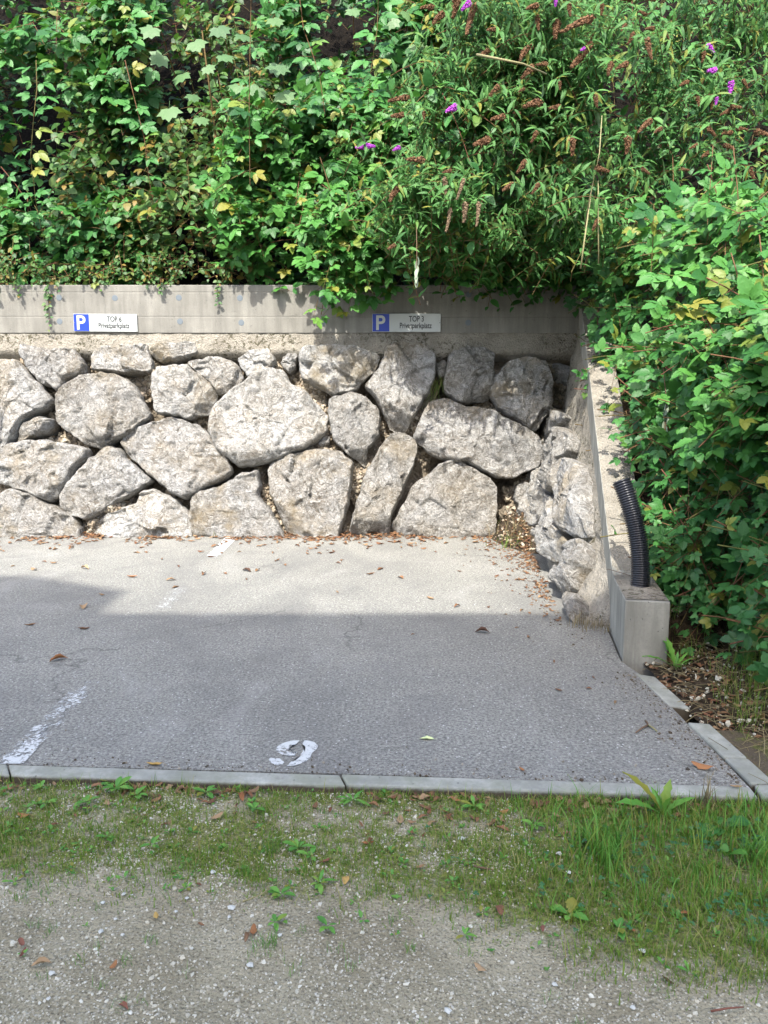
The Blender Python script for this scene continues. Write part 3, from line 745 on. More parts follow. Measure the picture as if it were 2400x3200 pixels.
for t, rr_ in [(1-.02/NR, .043), (1-.02/NR, .038), (.5, .038)]:
    c = Vector(pc(t)); tg = Vector(pc(min(1, t+.01)) - pc(max(0, t-.01))).normalized(); a = tg.cross(Vector((0, 1, 0))).normalized(); b = tg.cross(a)
    for j_ in range(seg): an = 2*math.pi*j_/seg; V.append(tuple(c + (a*math.cos(an)+b*math.sin(an))*rr_))
for i in range(2):
    for j_ in range(seg): F.append((i*seg+j_, i*seg+(j_+1) % seg, (i+1)*seg+(j_+1) % seg, (i+1)*seg+j_))
add('pipe_bore', V, F, M['pipein'], pp)

# ================================================================== PAINT ON THE ASPHALT
bl, br, tr_, tl_ = ground(-12, 2386, .004), ground(72, 2386, .004), ground(742, 1679, .004), ground(704, 1679, .004)
wear = [(2386, .40), (2240, .47), (2190, .44), (2140, .47), (2115, .60), (2095, .70), (2015, .70), (2000, .52), (1985, .52), (1975, .70), (1920, .66), (1900, .46), (1835, .48), (1825, .68), (1770, .70), (1745, .55), (1735, .40), (1679, .33)]
wy = [w_[0] for w_ in wear][::-1]; wv = [w_[1] for w_ in wear][::-1]
V = []; T = []; NS = 80
for k in range(NS+1):
    f = k/NS; p, q_ = lerp(bl, tl_, f), lerp(br, tr_, f)
    py = project((p+q_)/2)[1][0]; w_ = float(np.interp(py, wy, wv))
    V += [p, lerp(p, q_, .5), q_]; T += [w_+.06, w_+.02, w_+.06]
F = []
for k in range(NS): F += [(3*k, 3*k+1, 3*k+4, 3*k+3), (3*k+1, 3*k+2, 3*k+5, 3*k+4)]
o = add('parking_line', V, F, M['paint'], origin=(0, 5, .004), tint=T); o['kind'] = 'structure'
z9 = lambda L: [ground(800+x/6.9125, 2280+y/6.9125, .004) for x, y in L]
S9 = [[(945,228),(855,325),(730,330),(710,395),(690,440),(730,475),(850,510),(893,470),(880,510),(840,558),(700,560),(560,535),(470,490),(435,430),(450,370),(540,310),(650,265),(780,235)],
      [(1050,228),(1150,240),(1260,270),(1330,330),(1335,370),(1290,440),(1210,500),(1165,610),(1090,680),(960,735),(830,775),(665,788),(760,690),(850,665),(930,600),(985,510),(1030,430),(1070,370),(1000,310)],
      [(300,612),(420,615),(520,622),(560,660),(610,700),(580,745),(500,775),(400,760),(320,710),(280,660)]]
nine = empty('painted_number', ground(920, 2350, .004), 'worn white stencilled number 9 on the asphalt near the front kerb', 'painted number')
for s_ in S9:
    W = z9(s_); c = np.mean(W, 0); add('stroke', [c]+W, [(0, i+1, (i+1) % len(W)+1) for i in range(len(W))], M['paint9'], nine)

# ================================================================== LEAF PROTOTYPES
def strip_leaf(L, W, n=6, serr=0.0, fold=.18, droop=.15, peak=.42, wav=0.0, base=0.0):
    V = []; F = []
    for i in range(n+1):
        t = i/n; w_ = W/2*(math.sin(math.pi*min(1, t)**(math.log(.5)/math.log(peak)))**.8 if 0 < t < 1 else 0)
        if serr and 0 < i < n: w_ *= 1 + serr*(1 if i % 2 else -1)
        z = -droop*L*t*t + wav*L*math.sin(t*9); y = base + L*t
        V += [(-w_, y - (serr*.03 if i % 2 else 0), z + fold*w_), (0, y, z), (w_, y, z + fold*w_)]
    for i in range(n):
        a = 3*i
        F += [(a, a+1, a+4), (a, a+4, a+3), (a+1, a+2, a+5), (a+1, a+5, a+4)]
    F = [f for f in F if len(set(f)) == 3]
    return np.array(V), np.array(F)
def rotz(V, a): c, s = math.cos(a), math.sin(a); return np.stack([V[:, 0]*c - V[:, 1]*s, V[:, 0]*s + V[:, 1]*c, V[:, 2]], 1)
def rotx(V, a): c, s = math.cos(a), math.sin(a); return np.stack([V[:, 0], V[:, 1]*c - V[:, 2]*s, V[:, 1]*s + V[:, 2]*c], 1)
def join(parts):
    Vs, Fs = [], []; o = 0
    for v, f in parts: Vs.append(v); Fs.append(f+o); o += len(v)
    return np.vstack(Vs), np.vstack(Fs)
def petiole(p0, p1, w=.004):
    p0, p1 = np.array(p0, float), np.array(p1, float)
    return np.array([p0+(w, 0, 0), p0-(w, 0, 0), p1+(w*.6, 0, 0), p1-(w*.6, 0, 0), p0+(0, 0, -w), p1+(0, 0, -w)]), np.array([(0, 1, 3), (0, 3, 2), (1, 4, 5), (1, 5, 3), (4, 0, 2), (4, 2, 5)])
def bramble_proto(five, seed):
    r = random.Random(seed); P = [petiole((0, 0, 0), (0, .55, -.02), .012)]
    for an, L in [(0, 1.0), (R(62), .82), (R(-62), .82)] + ([(R(118), .62), (R(-118), .62)] if five else []):
        L *= r.uniform(.9, 1.1); v, f = strip_leaf(L, L*.60*r.uniform(.9, 1.1), 9, .10, r.uniform(.12, .32), r.uniform(.05, .3), .42)
        v = rotx(v, r.uniform(-.30, .12)); v = rotz(v, an + r.uniform(-.12, .12)); st_ = .14 if an == 0 else .03
        v = v + np.array([-math.sin(an)*st_, .55 + math.cos(an)*st_, -.02]); P.append((v, f))
    V, F = join(P); return V, F
def oval_proto(seed):
    r = random.Random(seed); v, f = strip_leaf(1, r.uniform(.6, .75), 6, .05, r.uniform(.1, .3), r.uniform(.1, .3), .4, base=.15); return join([petiole((0, 0, 0), (0, .16, 0), .012), (v, f)])
def maple_proto(seed):
    r = random.Random(seed); pts = []
    ang = [-150, -118, -100, -72, -52, -30, -16, 0, 16, 30, 52, 72, 100, 118, 150]; rad = [.35, .62, .50, .85, .66, .82, .72, 1.0, .72, .82, .66, .85, .50, .62, .35]
    V = [(0, 0, 0)]
    for a_, q_ in zip(ang, rad): q_ *= r.uniform(.93, 1.07); V.append((math.sin(R(a_))*q_*.9, .1+math.cos(R(a_))*q_*.8, -.16*q_*q_ + r.uniform(-.03, .03)))
    F = [(0, i, i+1) for i in range(1, len(V)-1)]; return join([(np.array(V), np.array(F)), petiole((0, -.7, 0), (0, 0, 0), .012)])
def lance_proto(seed):
    r = random.Random(seed); return strip_leaf(1, r.uniform(.20, .29), 6, 0, .35, r.uniform(.2, .55), .40, base=.0)
def blade_proto(seed, arc):
    r = random.Random(seed); V = []; n = 4
    for i in range(n+1):
        t = i/n; w_ = .5*(1-t**1.6)+.02; y = arc*t*t; z = t - .35*arc*t*t
        V += [(-w_, y, z), (w_, y, z)]
    F = []
    for i in range(n): a = 2*i; F += [(a, a+1, a+3), (a, a+3, a+2)]
    return np.array(V), np.array(F)
PROTO = {
 'bramble': [bramble_proto(i % 3 == 0, i) for i in range(8)], 'oval': [oval_proto(i) for i in range(5)], 'maple': [maple_proto(i) for i in range(4)],
 'lance': [lance_proto(i) for i in range(6)],
}
# ------------------------------------------------------------------ shrubs
class Shrub:
    def __init__(s, name, base, label, cat, mat, group=None, species='bramble', part='leaf', maxobj=285):
        s.root = empty(name, base, label, cat, group); s.mat = mat; s.sp = species; s.part = part; s.max = maxobj
        s.L = []; s.stV = []; s.stF = []; s.stT = []; s.off = 0
    def stem(s, pts, r0, r1, n=4):
        V, F = tube(pts, list(np.linspace(r0, r1, len(pts))), n, False)
        s.stV.append(V); s.stF += [tuple(i+s.off for i in f) for f in F]; s.stT += [rng.random()*.999]*len(V); s.off += len(V)
    def leaf(s, p, axis, nrm, size, tint=None, proto=None):
        y = np.array(axis, float); y /= np.linalg.norm(y)+1e-9; z = np.array(nrm, float); z = z - y*(z@y); l = np.linalg.norm(z)
        if l < 1e-3: z = np.array([0, 0, 1.]) - y*y[2]; l = np.linalg.norm(z)+1e-6
        z /= l; x = np.cross(y, z)
        s.L.append((rng.integers(0, len(PROTO[s.sp])) if proto is None else proto, np.stack([x, y, z], 1)*size, np.array(p, float), rng.random() if tint is None else tint))
SHRUBS = []
SUNV = np.array(SUN_TO)
def rnd3(): return rng.normal(size=3)
def leafy_shoot(S, p0, p1, sag, n, size, out, stem_r=.004, spread=.9, t0=.15):
    """shoot from p0 to p1 with alternate leaves"""
    p0, p1 = np.array(p0, float), np.array(p1, float); L = np.linalg.norm(p1-p0)
    P = [p0 + (p1-p0)*t + np.array([0, 0, -sag*L*t*t + sag*L*.4*t]) for t in np.linspace(0, 1, 6)]
    S.stem(P, stem_r, stem_r*.5, 4)
    for k in range(n):
        t = t0 + (1-t0)*(k+rng.uniform(-.2, .2))/max(1, n-1); t = min(1, max(0, t)); f = t*5; i = min(4, int(f)); p = P[i] + (P[i+1]-P[i])*(f-i)
        tg = (P[i+1]-P[i]); tg = tg/np.linalg.norm(tg)
        sidev = np.cross(tg, out); sidev = sidev/(np.linalg.norm(sidev)+1e-6)*(1 if k % 2 else -1)
        ax = sidev*spread + out*.5 + tg*.4 + np.array([0, 0, -.25]) + rnd3()*.28
        nr = SUNV*.55 + np.array([0, 0, .35]) + out*.30 + rnd3()*.33
        S.leaf(p, ax, nr, size*rng.uniform(.55, 1.3)*(1-.25*t))
def in_poly(P, x, y): return inside(P, x, y)
def fill_zone(S, poly, depth, n, size, thick=1.0, length=(.3, .7), nleaf=(4, 8), gap=.0, down=.35, bulge=.35, sc=1.1, seed=0, mpx=1.447):
    """poly in display px of the photograph (x 1.447 = source px); depth(px,py)->world point + outward vector"""
    P = [(x*mpx, y*mpx) for x, y in poly]; xs_ = [p[0] for p in P]; ys_ = [p[1] for p in P]; k = 0; tr = 0
    while k < n and tr < n*12:
        tr += 1; x = rng.uniform(min(xs_), max(xs_)); y = rng.uniform(min(ys_), max(ys_))
        if not in_poly(P, x, y): continue
        w0, out = depth(x, y)
        nz = fbm(w0[0]*sc, w0[2]*sc*1.15, seed+w0[1]*.2)
        if nz < gap - .25 + rng.uniform(-.12, .12) and rng.random() < .93: continue
        dpt = rng.exponential(.33)*thick - .15
        out_p = w0 + out*(bulge*nz - dpt)
        L = rng.uniform(*length)
        dirv = out*.35 + np.array([rng.normal()*.6, 0, rng.normal()*.45 - down]); dirv /= np.linalg.norm(dirv)
        leafy_shoot(S, out_p - dirv*L*.7 - out*.10, out_p + dirv*L*.35, .25, rng.integers(*nleaf), size, out)
        k += 1
def plane_depth(a, b):                              # Y = a + b*z
    n = np.array([0, 1, -b]); 
    def f(px, py):
        return on_plane(px, py, n, a), np.array([0, -1, b*.8+.1])/math.hypot(1, b*.8+.1)
    return f
def side_depth(x0, k, z1):                           # x = x0 + k*max(0,z-z1), by iteration
    def f(px, py):
        x = x0
        for _ in range(4):
            p = on_plane(px, py, (1, 0, 0), x) if px > 1230 else at_Y(px, py, 8)
            x = x0 + k*max(0, p[2]-z1)
        if p[1] > 8.6 or p[1] < 0: p = at_Y(px, py, 8.3)
        return p, np.array([-.75, -.6, .28])
    return f

# 1 left brambles
bk = plane_depth(8.15, .22)
A = Shrub('bramble_thicket', (-4.2, 8.9, 2.6), 'dark bramble thicket above the TOP 6 sign, with hanging reddish canes', 'shrub', M['bramble'], 'brambles above the wall'); SHRUBS.append(A)
fill_zone(A, [(-260,-260),(330,-260),(330,590),(140,612),(-260,615)], bk, 560, .15, gap=.2, bulge=.95, sc=.95, seed=3)
fill_zone(A, [(-260,400),(330,420),(330,600),(150,622),(-260,635)], plane_depth(7.75, .3), 150, .115, gap=-.3, bulge=.15, seed=5)
Bm = Shrub('bramble_thicket', (-2.3, 8.9, 2.6), 'mixed dull green thicket with yellowing leaves between the two signs', 'shrub', M['vine'], 'brambles above the wall', 'oval'); SHRUBS.append(Bm)
fill_zone(Bm, [(130,-260),(700,-260),(640,230),(520,420),(540,600),(160,612),(130,500)], bk, 900, .12, nleaf=(6, 11), gap=.2, bulge=.95, sc=.95, seed=9)
Cb = Shrub('bramble_thicket', (-.6, 8.4, 2.9), 'bright sunlit bramble bulging over the beam left of the TOP 3 sign', 'shrub', M['bramble_b'], 'brambles above the wall'); SHRUBS.append(Cb)
fill_zone(Cb, [(470,330),(560,250),(700,190),(860,240),(980,330),(900,420),(840,520),(835,600),(700,640),(640,600),(520,610),(480,480)], plane_depth(7.35, .28), 420, .13, gap=.06, bulge=.7, sc=1.2, seed=14)
fill_zone(Cb, [(640,470),(840,430),(830,600),(690,635)], plane_depth(7.1, .3), 70, .12, gap=-.4, bulge=.2, seed=15)
D = Shrub('bramble_thicket', (.2, 8.6, 3.5), 'leafy bramble with pale upright shoots left of the flowering bush', 'shrub', M['bramble'], 'brambles above the wall'); SHRUBS.append(D)
fill_zone(D, [(560,-260),(1000,-260),(960,120),(930,300),(760,300),(640,260),(580,120)], plane_depth(7.7, .25), 420, .145, gap=.18, bulge=.9, sc=1.0, seed=21)
# long hanging / rising canes with leaves
def cane(S, px, depthY, leaves, size, r=.0045):
    P = [at_Y(x*1.447, y*1.447, depthY+dy) for x, y, dy in px]
    S.stem(P, r, r*.6, 5)
    for k in range(leaves):
        t = (k+.5)/leaves*(len(P)-1); i = int(t); p = P[i]+(P[min(i+1, len(P)-1)]-P[i])*(t-i)
        sd_ = 1 if k % 2 else -1
        for _ in range(2):
            S.leaf(p, np.array([sd_*.9, -.45, -.15])+rnd3()*.25, np.array([0, -.7, .75])+rnd3()*.25, size*rng.uniform(.85, 1.15)); sd_ = -sd_
cane(A, [(78,130,0),(80,190,-.05),(72,260,-.08),(66,340,-.05),(78,440,0),(95,520,.1)], 8.25, 10, .125)
cane(A, [(2,360,0),(35,400,-.05),(62,440,0),(80,500,.1)], 8.3, 4, .10)
cane(A, [(270,130,0),(292,220,-.05),(312,300,-.05),(322,390,0),(340,470,.05)], 8.3, 9, .12)
cane(D, [(640,-60,0),(655,60,0),(690,160,-.05),(702,250,0)], 7.6, 8, .115)
cane(D, [(818,-40,0),(815,60,-.05),(800,160,-.05),(795,230,0)], 7.3, 10, .13)
cane(D, [(543,-40,0),(540,100,-.05),(538,250,-.05),(540,400,0)], 7.9, 7, .115)

# sycamore shoots
E = Shrub('sycamore_sapling', (-1.6, 8.9, 3.0), 'young sycamore with broad pale lobed leaves poking out of the brambles', 'sapling', M['maple'], None, 'maple'); SHRUBS.append(E)
for (x, y) in [(445,145),(515,185),(415,205),(480,120),(555,105),(520,75),(395,160),(600,140),(430,255),(560,190),(330,60),(590,40),(880,28),(845,45),(900,95),(760,20),(470,60),(365,235),(610,200),(420,90),(505,235),(350,120)]:
    p = at_Y(x*1.447, y*1.447, 8.3+rng.uniform(-.15, .2)); E.leaf(p, np.array([rng.normal()*.5, -.45, -.6]), np.array([0, -.75, .6])+rnd3()*.25, rng.uniform(.12, .19))
    E.stem([p, p+np.array([0, .25, .12]), (p + np.array([0, .7, -.1]))], .004, .006)
E.stem([(-1.7, 8.9, 2.5), (-1.75, 8.8, 3.6), (-1.9, 8.7, 5.2)], .02, .008, 6)

# small leaved growth along the wall top
Gc = Shrub('creeping_groundcover', (-2.4, 8.45, 2.6), 'low yellow green creeper spilling over the edge above the TOP 6 sign', 'creeper', M['vine'], None, 'oval'); SHRUBS.append(Gc)
fill_zone(Gc, [(-200,545),(60,560),(200,575),(330,548),(520,560),(520,606),(380,616),(-200,618)], plane_depth(8.40, 0), 200, .06, thick=.2, length=(.1, .3), nleaf=(4, 8), gap=.05, bulge=.2, sc=2.5, seed=31)
for (x, y0, y1) in [(106,600,715),(102,620,660),(470,600,640),(470,620,660),(38,610,640),(345,600,640)]:
    P = [at_Y((x+rng.uniform(-3, 3))*1.447, yy*1.447, 8.25) for yy in np.linspace(y0, y1, 5)]; Gc.stem(P, .002, .001)
    for k in range(int((y1-y0)/4)):
        f = rng.uniform(0, 3.99); i = int(f); Gc.leaf(P[i]+(P[i+1]-P[i])*(f-i), np.array([rng.normal(), -.4, -.4]), np.array([0, -.8, .5])+rnd3()*.3, rng.uniform(.03, .055))

# buddleia with flower spikes
def spike_proto(seed, fat, n=230):
    r = random.Random(seed); Vs, Fs = [], []; o = 0
    cv = r.uniform(-.25, .25)
    for k in range(n):
        t = r.random()**.8; rad = fat*(1-t*.75)*(.55+.45*min(1, t*8))*r.uniform(.6, 1.05); an = r.uniform(0, 6.283)
        c = np.array([math.cos(an)*rad + cv*t*t*.6, t, math.sin(an)*rad - .12*t*t]); s = .045*r.uniform(.6, 1.3)*(1-.3*t)
        T4 = np.array([(1, 1, 1), (1, -1, -1), (-1, 1, -1), (-1, -1, 1)], float)*s
        T4 = T4@rot_rand(np.random.default_rng(seed*999+k)).T + c
        Vs.append(T4); Fs.append(np.array([(0, 1, 2), (0, 3, 1), (0, 2, 3), (1, 3, 2)])+o); o += 4
    V = np.vstack(Vs); F = np.vstack(Fs); return V, F, np.repeat([r.random() for _ in range(n)], 4)
SPK = {}
for nm, mt, fat, cnt in (('dried', 'dried', .17, 4), ('purple', 'purple', .24, 3), ('grey', 'drygrey', .10, 2)):
    SPK[nm] = []
    for i in range(cnt):
        V, F, T = spike_proto(i+5, fat); me = mesh_np('flower_spike', V, F, False, T); me.materials.append(M[mt]); SPK[nm].append(me)
LBL = {'dried': 'dried rust brown flower spike', 'purple': 'purple flower spike in bloom', 'grey': 'bare grey hanging seed head'}
def spike(S, zx, zy, ln, ang, kind, depth, lead=.50, zo=(1200, 0), zs=1.3825):
    px, py = zo[0]+zx/zs, zo[1]+zy/zs
    w0, out = depth(px, py); w0 = w0 + out*(lead+rng.uniform(-.08, .08)); dep = project(w0)[2][0]
    L = ln*1.05/zs/F_PX*dep; a = R(ang); ax = np.array([math.cos(a), -.35, math.sin(a)]); ax /= np.linalg.norm(ax)
    me = SPK[kind][rng.integers(0, len(SPK[kind]))]
    o = bpy.data.objects.new('flower_spike', me); COL.objects.link(o); o.parent = S.root; o['label'] = LBL[kind]
    y = ax; z = np.array([0, -.3, 1.]); z = z - y*(z@y); z /= np.linalg.norm(z); x = np.cross(y, z)
    fat = min(1.0, .10/max(L, .05))*1.0; fat = max(.55, min(1.25, fat+.25)) if ln > 80 else 1.25
    base = w0 - ax*L*.5
    Mx = Matrix(((x[0]*L*fat, y[0]*L, z[0]*L*fat, 0), (x[1]*L*fat, y[1]*L, z[1]*L*fat, 0), (x[2]*L*fat, y[2]*L, z[2]*L*fat, 0), (0, 0, 0, 1)))
    Mx.translation = Vector(base) - S.root.location; o.matrix_local = Mx
    back = base - ax*.22 - out*.3 + np.array([0, 0, -.06])
    lance_shoot(S, back, base, .12, 6, .11, out)
def lance_shoot(S, p0, p1, sag, pairs, size, out):
    p0, p1 = np.array(p0, float), np.array(p1, float); L = np.linalg.norm(p1-p0)
    P = [p0 + (p1-p0)*t + np.array([0, 0, sag*L*math.sin(t*2.6)]) for t in np.linspace(0, 1, 6)]
    S.stem(P, .004, .002, 4)
    for k in range(pairs):
        t = .1+.9*k/max(1, pairs-1); f = min(4.99, t*5); i = int(f); p = P[i]+(P[i+1]-P[i])*(f-i); tg = P[i+1]-P[i]; tg /= np.linalg.norm(tg)
        an = rng.uniform(0, 3.14); a1 = np.cross(tg, [0.1, .2, 1]); a1 /= np.linalg.norm(a1); b1 = np.cross(tg, a1)
        for sg in (1, -1):
            ax = (a1*math.cos(an)+b1*math.sin(an))*sg + tg*.55 + np.array([0, -.1, .05]) + rnd3()*.15
            S.leaf(p, ax, np.array([0, -.75, 1])+rnd3()*.3, size*rng.uniform(.7, 1.2))
def fill_lance(S, poly, depth, n, size, thick=.6, gap=0., bulge=.35, seed=0, length=(.25, .55)):
    P = [(x*1.447, y*1.447) for x, y in poly]; xs_ = [p[0] for p in P]; ys_ = [p[1] for p in P]; k = 0; tr = 0
    while k < n and tr < n*12:
        tr += 1; x = rng.uniform(min(xs_), max(xs_)); y = rng.uniform(min(ys_), max(ys_))
        if not inside(P, x, y): continue
        w0, out = depth(x, y); nz = fbm(w0[0]*1.3, w0[2]*1.3, seed)
        if nz < gap-.25+rng.uniform(-.1, .1): continue
        q_ = w0 + out*(bulge*nz - rng.exponential(.35)*thick + .12); L = rng.uniform(*length)
        dv = out*.6 + np.array([rng.normal()*.7, 0, rng.normal()*.35+.05]); dv /= np.linalg.norm(dv)
        lance_shoot(S, q_-dv*L, q_, .15, rng.integers(6, 10), size, out); k += 1
def dC(px, py): return on_plane(px, py, (.30, 1, -.04), 7.10), np.array([0, -.95, .3])
dR = plane_depth(5.9, .25)
H1 = Shrub('butterfly_bush', (1.2, 8.8, 3.0), 'arching butterfly bush over the corner, hung with rusty dried flower spikes', 'flowering shrub', M['buddleia'], None, 'lance'); SHRUBS.append(H1)
H2 = Shrub('butterfly_bush', (3.0, 7.6, 3.0), 'tall butterfly bush rising behind the right bank brambles, spikes mostly rusty', 'flowering shrub', M['buddleia'], None, 'lance'); SHRUBS.append(H2)
fill_lance(H1, [(880,60),(1000,30),(1290,60),(1290,560),(1130,560),(1000,520),(840,540),(800,440),(800,330),(900,250)], dC, 520, .108, gap=.14, bulge=.75, seed=41)
fill_lance(H1, [(960,80),(1260,100),(1240,300),(1000,240)], dC, 90, .125, gap=-.1, seed=43)
fill_lance(H1, [(880,60),(1290,60),(1290,560),(1000,540),(840,420)], plane_depth(7.0, .2), 130, .13, gap=-.1, seed=44)
fill_lance(H2, [(1200,-260),(1960,-260),(1960,480),(1500,480),(1270,480),(1240,300)], dR, 620, .115, gap=.16, bulge=.8, seed=47)
fill_lance(H2, [(940,-260),(1320,-260),(1320,80),(1000,60)], plane_depth(7.0, .22), 170, .15, gap=0., seed=48)
DRIED = [(365,40,110,-95),(425,15,60,-90),(490,55,100,-105),(255,135,60,240),(605,120,110,190),(410,162,140,185),(175,215,55,180),(215,265,70,215),(290,215,80,260),(345,265,140,250),(1445,72,70,0),(1500,105,70,-30),(1385,165,45,200),(875,158,50,90),(975,192,45,180),(1008,175,30,0),(1067,176,30,0),(1068,208,40,180),(1040,245,40,150),(868,255,45,-90),(735,265,50,-90),(717,207,40,0),(690,300,80,250),(760,335,170,205),(950,328,40,-140),(1055,335,45,180),(975,388,50,-120),(1128,360,30,-60),(815,385,70,230),(770,440,75,215),(590,240,60,190),(620,270,60,-90),(430,322,45,180),(405,388,50,200),(550,430,60,230),(580,468,70,220),(640,432,50,180),(575,375,60,200),(890,500,60,240),(940,495,55,200),(1045,430,90,-80),(1280,425,45,-100),(1195,540,45,200),(1240,635,40,-70),(1450,525,40,-60),(1635,350,70,-10),(1595,420,45,200),(1630,500,60,-20),(1355,662,45,200),(1390,652,45,0),(1315,600,45,-90),(1310,725,50,-40),(1375,728,45,180),(1420,728,45,0),(1495,750,60,-10),(1560,768,40,200),(1595,768,40,-20),(1360,812,50,-20),(1245,775,40,200),(1295,800,45,200),(1035,710,90,215),(1078,748,45,200),(965,800,70,-95),(1048,878,45,-30),(1195,885,40,0),(1465,905,50,-70),(1600,885,35,-90),(1455,1000,50,-60),(1560,985,45,0),(440,568,55,220),(555,545,30,200),(590,630,80,190),(532,653,30,0),(680,640,55,180),(835,635,50,-90),(703,550,35,-80),(455,685,60,185),(598,760,50,240),(755,790,70,-85),(550,870,60,230),(605,960,50,230),(495,950,60,200),(390,765,80,190),(130,830,70,170),(255,865,40,190),(60,575,90,190),(55,640,60,180),(160,650,35,-90),(35,950,70,230),(840,1110,50,240),(870,885,60,-10),(1500,15,50,60),(1060,25,50,-80),(1640,20,50,0),(30,1180,40,200)]
PURP = [(520,148,52,45),(470,142,55,180),(430,175,30,200),(685,95,45,130),(708,112,40,-40),(632,162,42,180),(680,240,30,-90),(325,248,48,220),(790,410,25,200),(1312,385,45,-45),(1293,508,45,180),(1370,578,50,-90),(1318,622,30,-90),(1435,80,38,0),(268,650,50,200),(50,800,35,200),(-95,768,40,180),(-55,760,40,0)]
GREY = [(262,1070,100,-100),(325,1045,80,-92),(378,1050,100,-95),(250,930,70,-80),(305,960,90,-110)]
for L_, kd in ((DRIED, 'dried'), (PURP, 'purple'), (GREY, 'grey')):
    for x, y, l, a_ in L_:
        right = x > 1130 or (x > 900 and y > 520)
        spike(H2 if right else H1, x, y, l, a_, kd, dR if right else dC)
def bare(S, px, Y, r=.006, name='cane', mat='cane'):
    P = [at_Y(x*1.447, y*1.447, Y+dy) for x, y, dy in px]; V, F = tube(P, list(np.linspace(r, r*.6, len(P))), 6); add(name, V, F, M[mat], S.root, smooth=True)
bare(H1, [(1030,118,.3),(1080,128,0),(1130,138,0),(1180,160,.2)], 5.6, .009, 'branch')
bare(H1, [(1263,490,.2),(1275,420,0),(1295,330,.1),(1300,250,.3)], 5.6, .006)
bare(H1, [(1254,580,0),(1262,520,0),(1275,430,.1)], 5.6, .007)
bare(H2, [(1293,570,0),(1292,470,0),(1292,390,.1)], 6.2, .006)
bare(H1, [(990,520,.3),(1080,516,0),(1110,522,.2)], 7.0, .006, 'branch', 'cane')

# right hand brambles on the bank
sd1 = side_depth(1.96, .22, 1.5)
K1 = Shrub('bramble_bush', (2.4, 5.2, .8), 'bright sunlit bramble with large serrated leaves on the right bank', 'shrub', M['bramble_b'], 'brambles on the right bank'); SHRUBS.append(K1)
fill_zone(K1, [(1265,470),(1400,430),(1960,420),(1960,960),(1640,960),(1500,900),(1400,820),(1345,700),(1300,600)], sd1, 620, .105, thick=1.1, gap=.2, bulge=.55, sc=1.5, seed=61)
K2 = Shrub('bramble_bush', (2.2, 4.4, .4), 'dark shaded bramble on the right bank beside the black pipe', 'shrub', M['bramble'], 'brambles on the right bank'); SHRUBS.append(K2)
fill_zone(K2, [(1345,850),(1500,860),(1960,900),(1960,1500),(1660,1420),(1560,1330),(1450,1290),(1425,1180),(1400,1050),(1360,950)], side_depth(2.05, .0, 1.0), 480, .078, thick=1.1, gap=.22, bulge=.25, sc=2.0, seed=67)
fill_zone(K2, [(1440,1060),(1520,1080),(1570,1340),(1480,1310),(1455,1200)], side_depth(1.90, 0, 5), 90, .075, thick=.3, gap=-.5, bulge=.1, sc=2, seed=68)
fill_zone(K2, [(1385,870),(1470,880),(1490,1100),(1430,1080)], side_depth(1.92, 0, 5), 50, .075, thick=.3, gap=-.5, bulge=.1, sc=2, seed=69)
K3 = Shrub('bramble_bush', (2.3, 7.6, 2.2), 'shaded leafy tangle hanging in the corner above the flank beam', 'shrub', M['bramble'], 'brambles on the right bank'); SHRUBS.append(K3)
fill_zone(K3, [(1080,520),(1290,470),(1360,620),(1340,780),(1290,700),(1240,600),(1100,610)], side_depth(2.0, .1, 1.5), 190, .105, thick=.5, gap=-.15, bulge=.2, seed=71)
fill_zone(K3, [(860,500),(1250,480),(1250,590),(1000,600),(860,560)], plane_depth(7.9, .1), 170, .10, thick=.4, gap=0., bulge=.2, seed=73)
fill_zone(K3, [(1290,740),(1360,760),(1380,960),(1340,1010)], side_depth(2.02, .05, 2), 40, .07, thick=.2, gap=-.4, bulge=.08, seed=75)
cane(K1, [(1385,480,0),(1412,440,-.1),(1410,520,0),(1405,600,0)], 5.3, 5, .11)
cane(K1, [(1659,560,0),(1560,590,0),(1480,600,0),(1420,590,0)], 4.6, 6, .10)
cane(K1, [(1700,700,0),(1600,670,0),(1500,665,0),(1430,660,0)], 4.3, 7, .10)

# dark inner layer of leaves, so that gaps read as depth
N1 = Shrub('undergrowth', (-1.5, 9.2, 2.6), 'dim inner leaves filling the depth of the thicket behind the wall', 'undergrowth', M['bramble'], None, 'oval'); SHRUBS.append(N1)
fill_zone(N1, [(-260,-260),(1960,-260),(1960,560),(1240,590),(0,612),(-260,615)], plane_depth(9.25, .22), 800, .13, gap=-.9, bulge=.1, length=(.4, .9), seed=81)

fill_zone(N1, [(820,400),(1290,400),(1290,580),(1100,600),(860,585)], plane_depth(7.45, .12), 260, .12, gap=-.9, bulge=.15, length=(.3, .6), seed=82)
fill_zone(N1, [(900,150),(1290,150),(1290,500),(1000,520),(860,400)], plane_depth(7.3, -.1), 80, .12, gap=-.2, bulge=.15, length=(.3, .6), seed=83)
fill_zone(N1, [(1180,-260),(1960,-260),(1960,520),(1500,480),(1240,560)], plane_depth(7.4, .25), 300, .13, gap=-.9, bulge=.1, length=(.4, .9), seed=84)
fill_zone(N1, [(1330,480),(1960,480),(1960,1300),(1560,1250),(1480,1000),(1380,760)], side_depth(2.45, .2, 1.5), 300, .11, gap=-.9, bulge=.1, length=(.3, .6), seed=85)
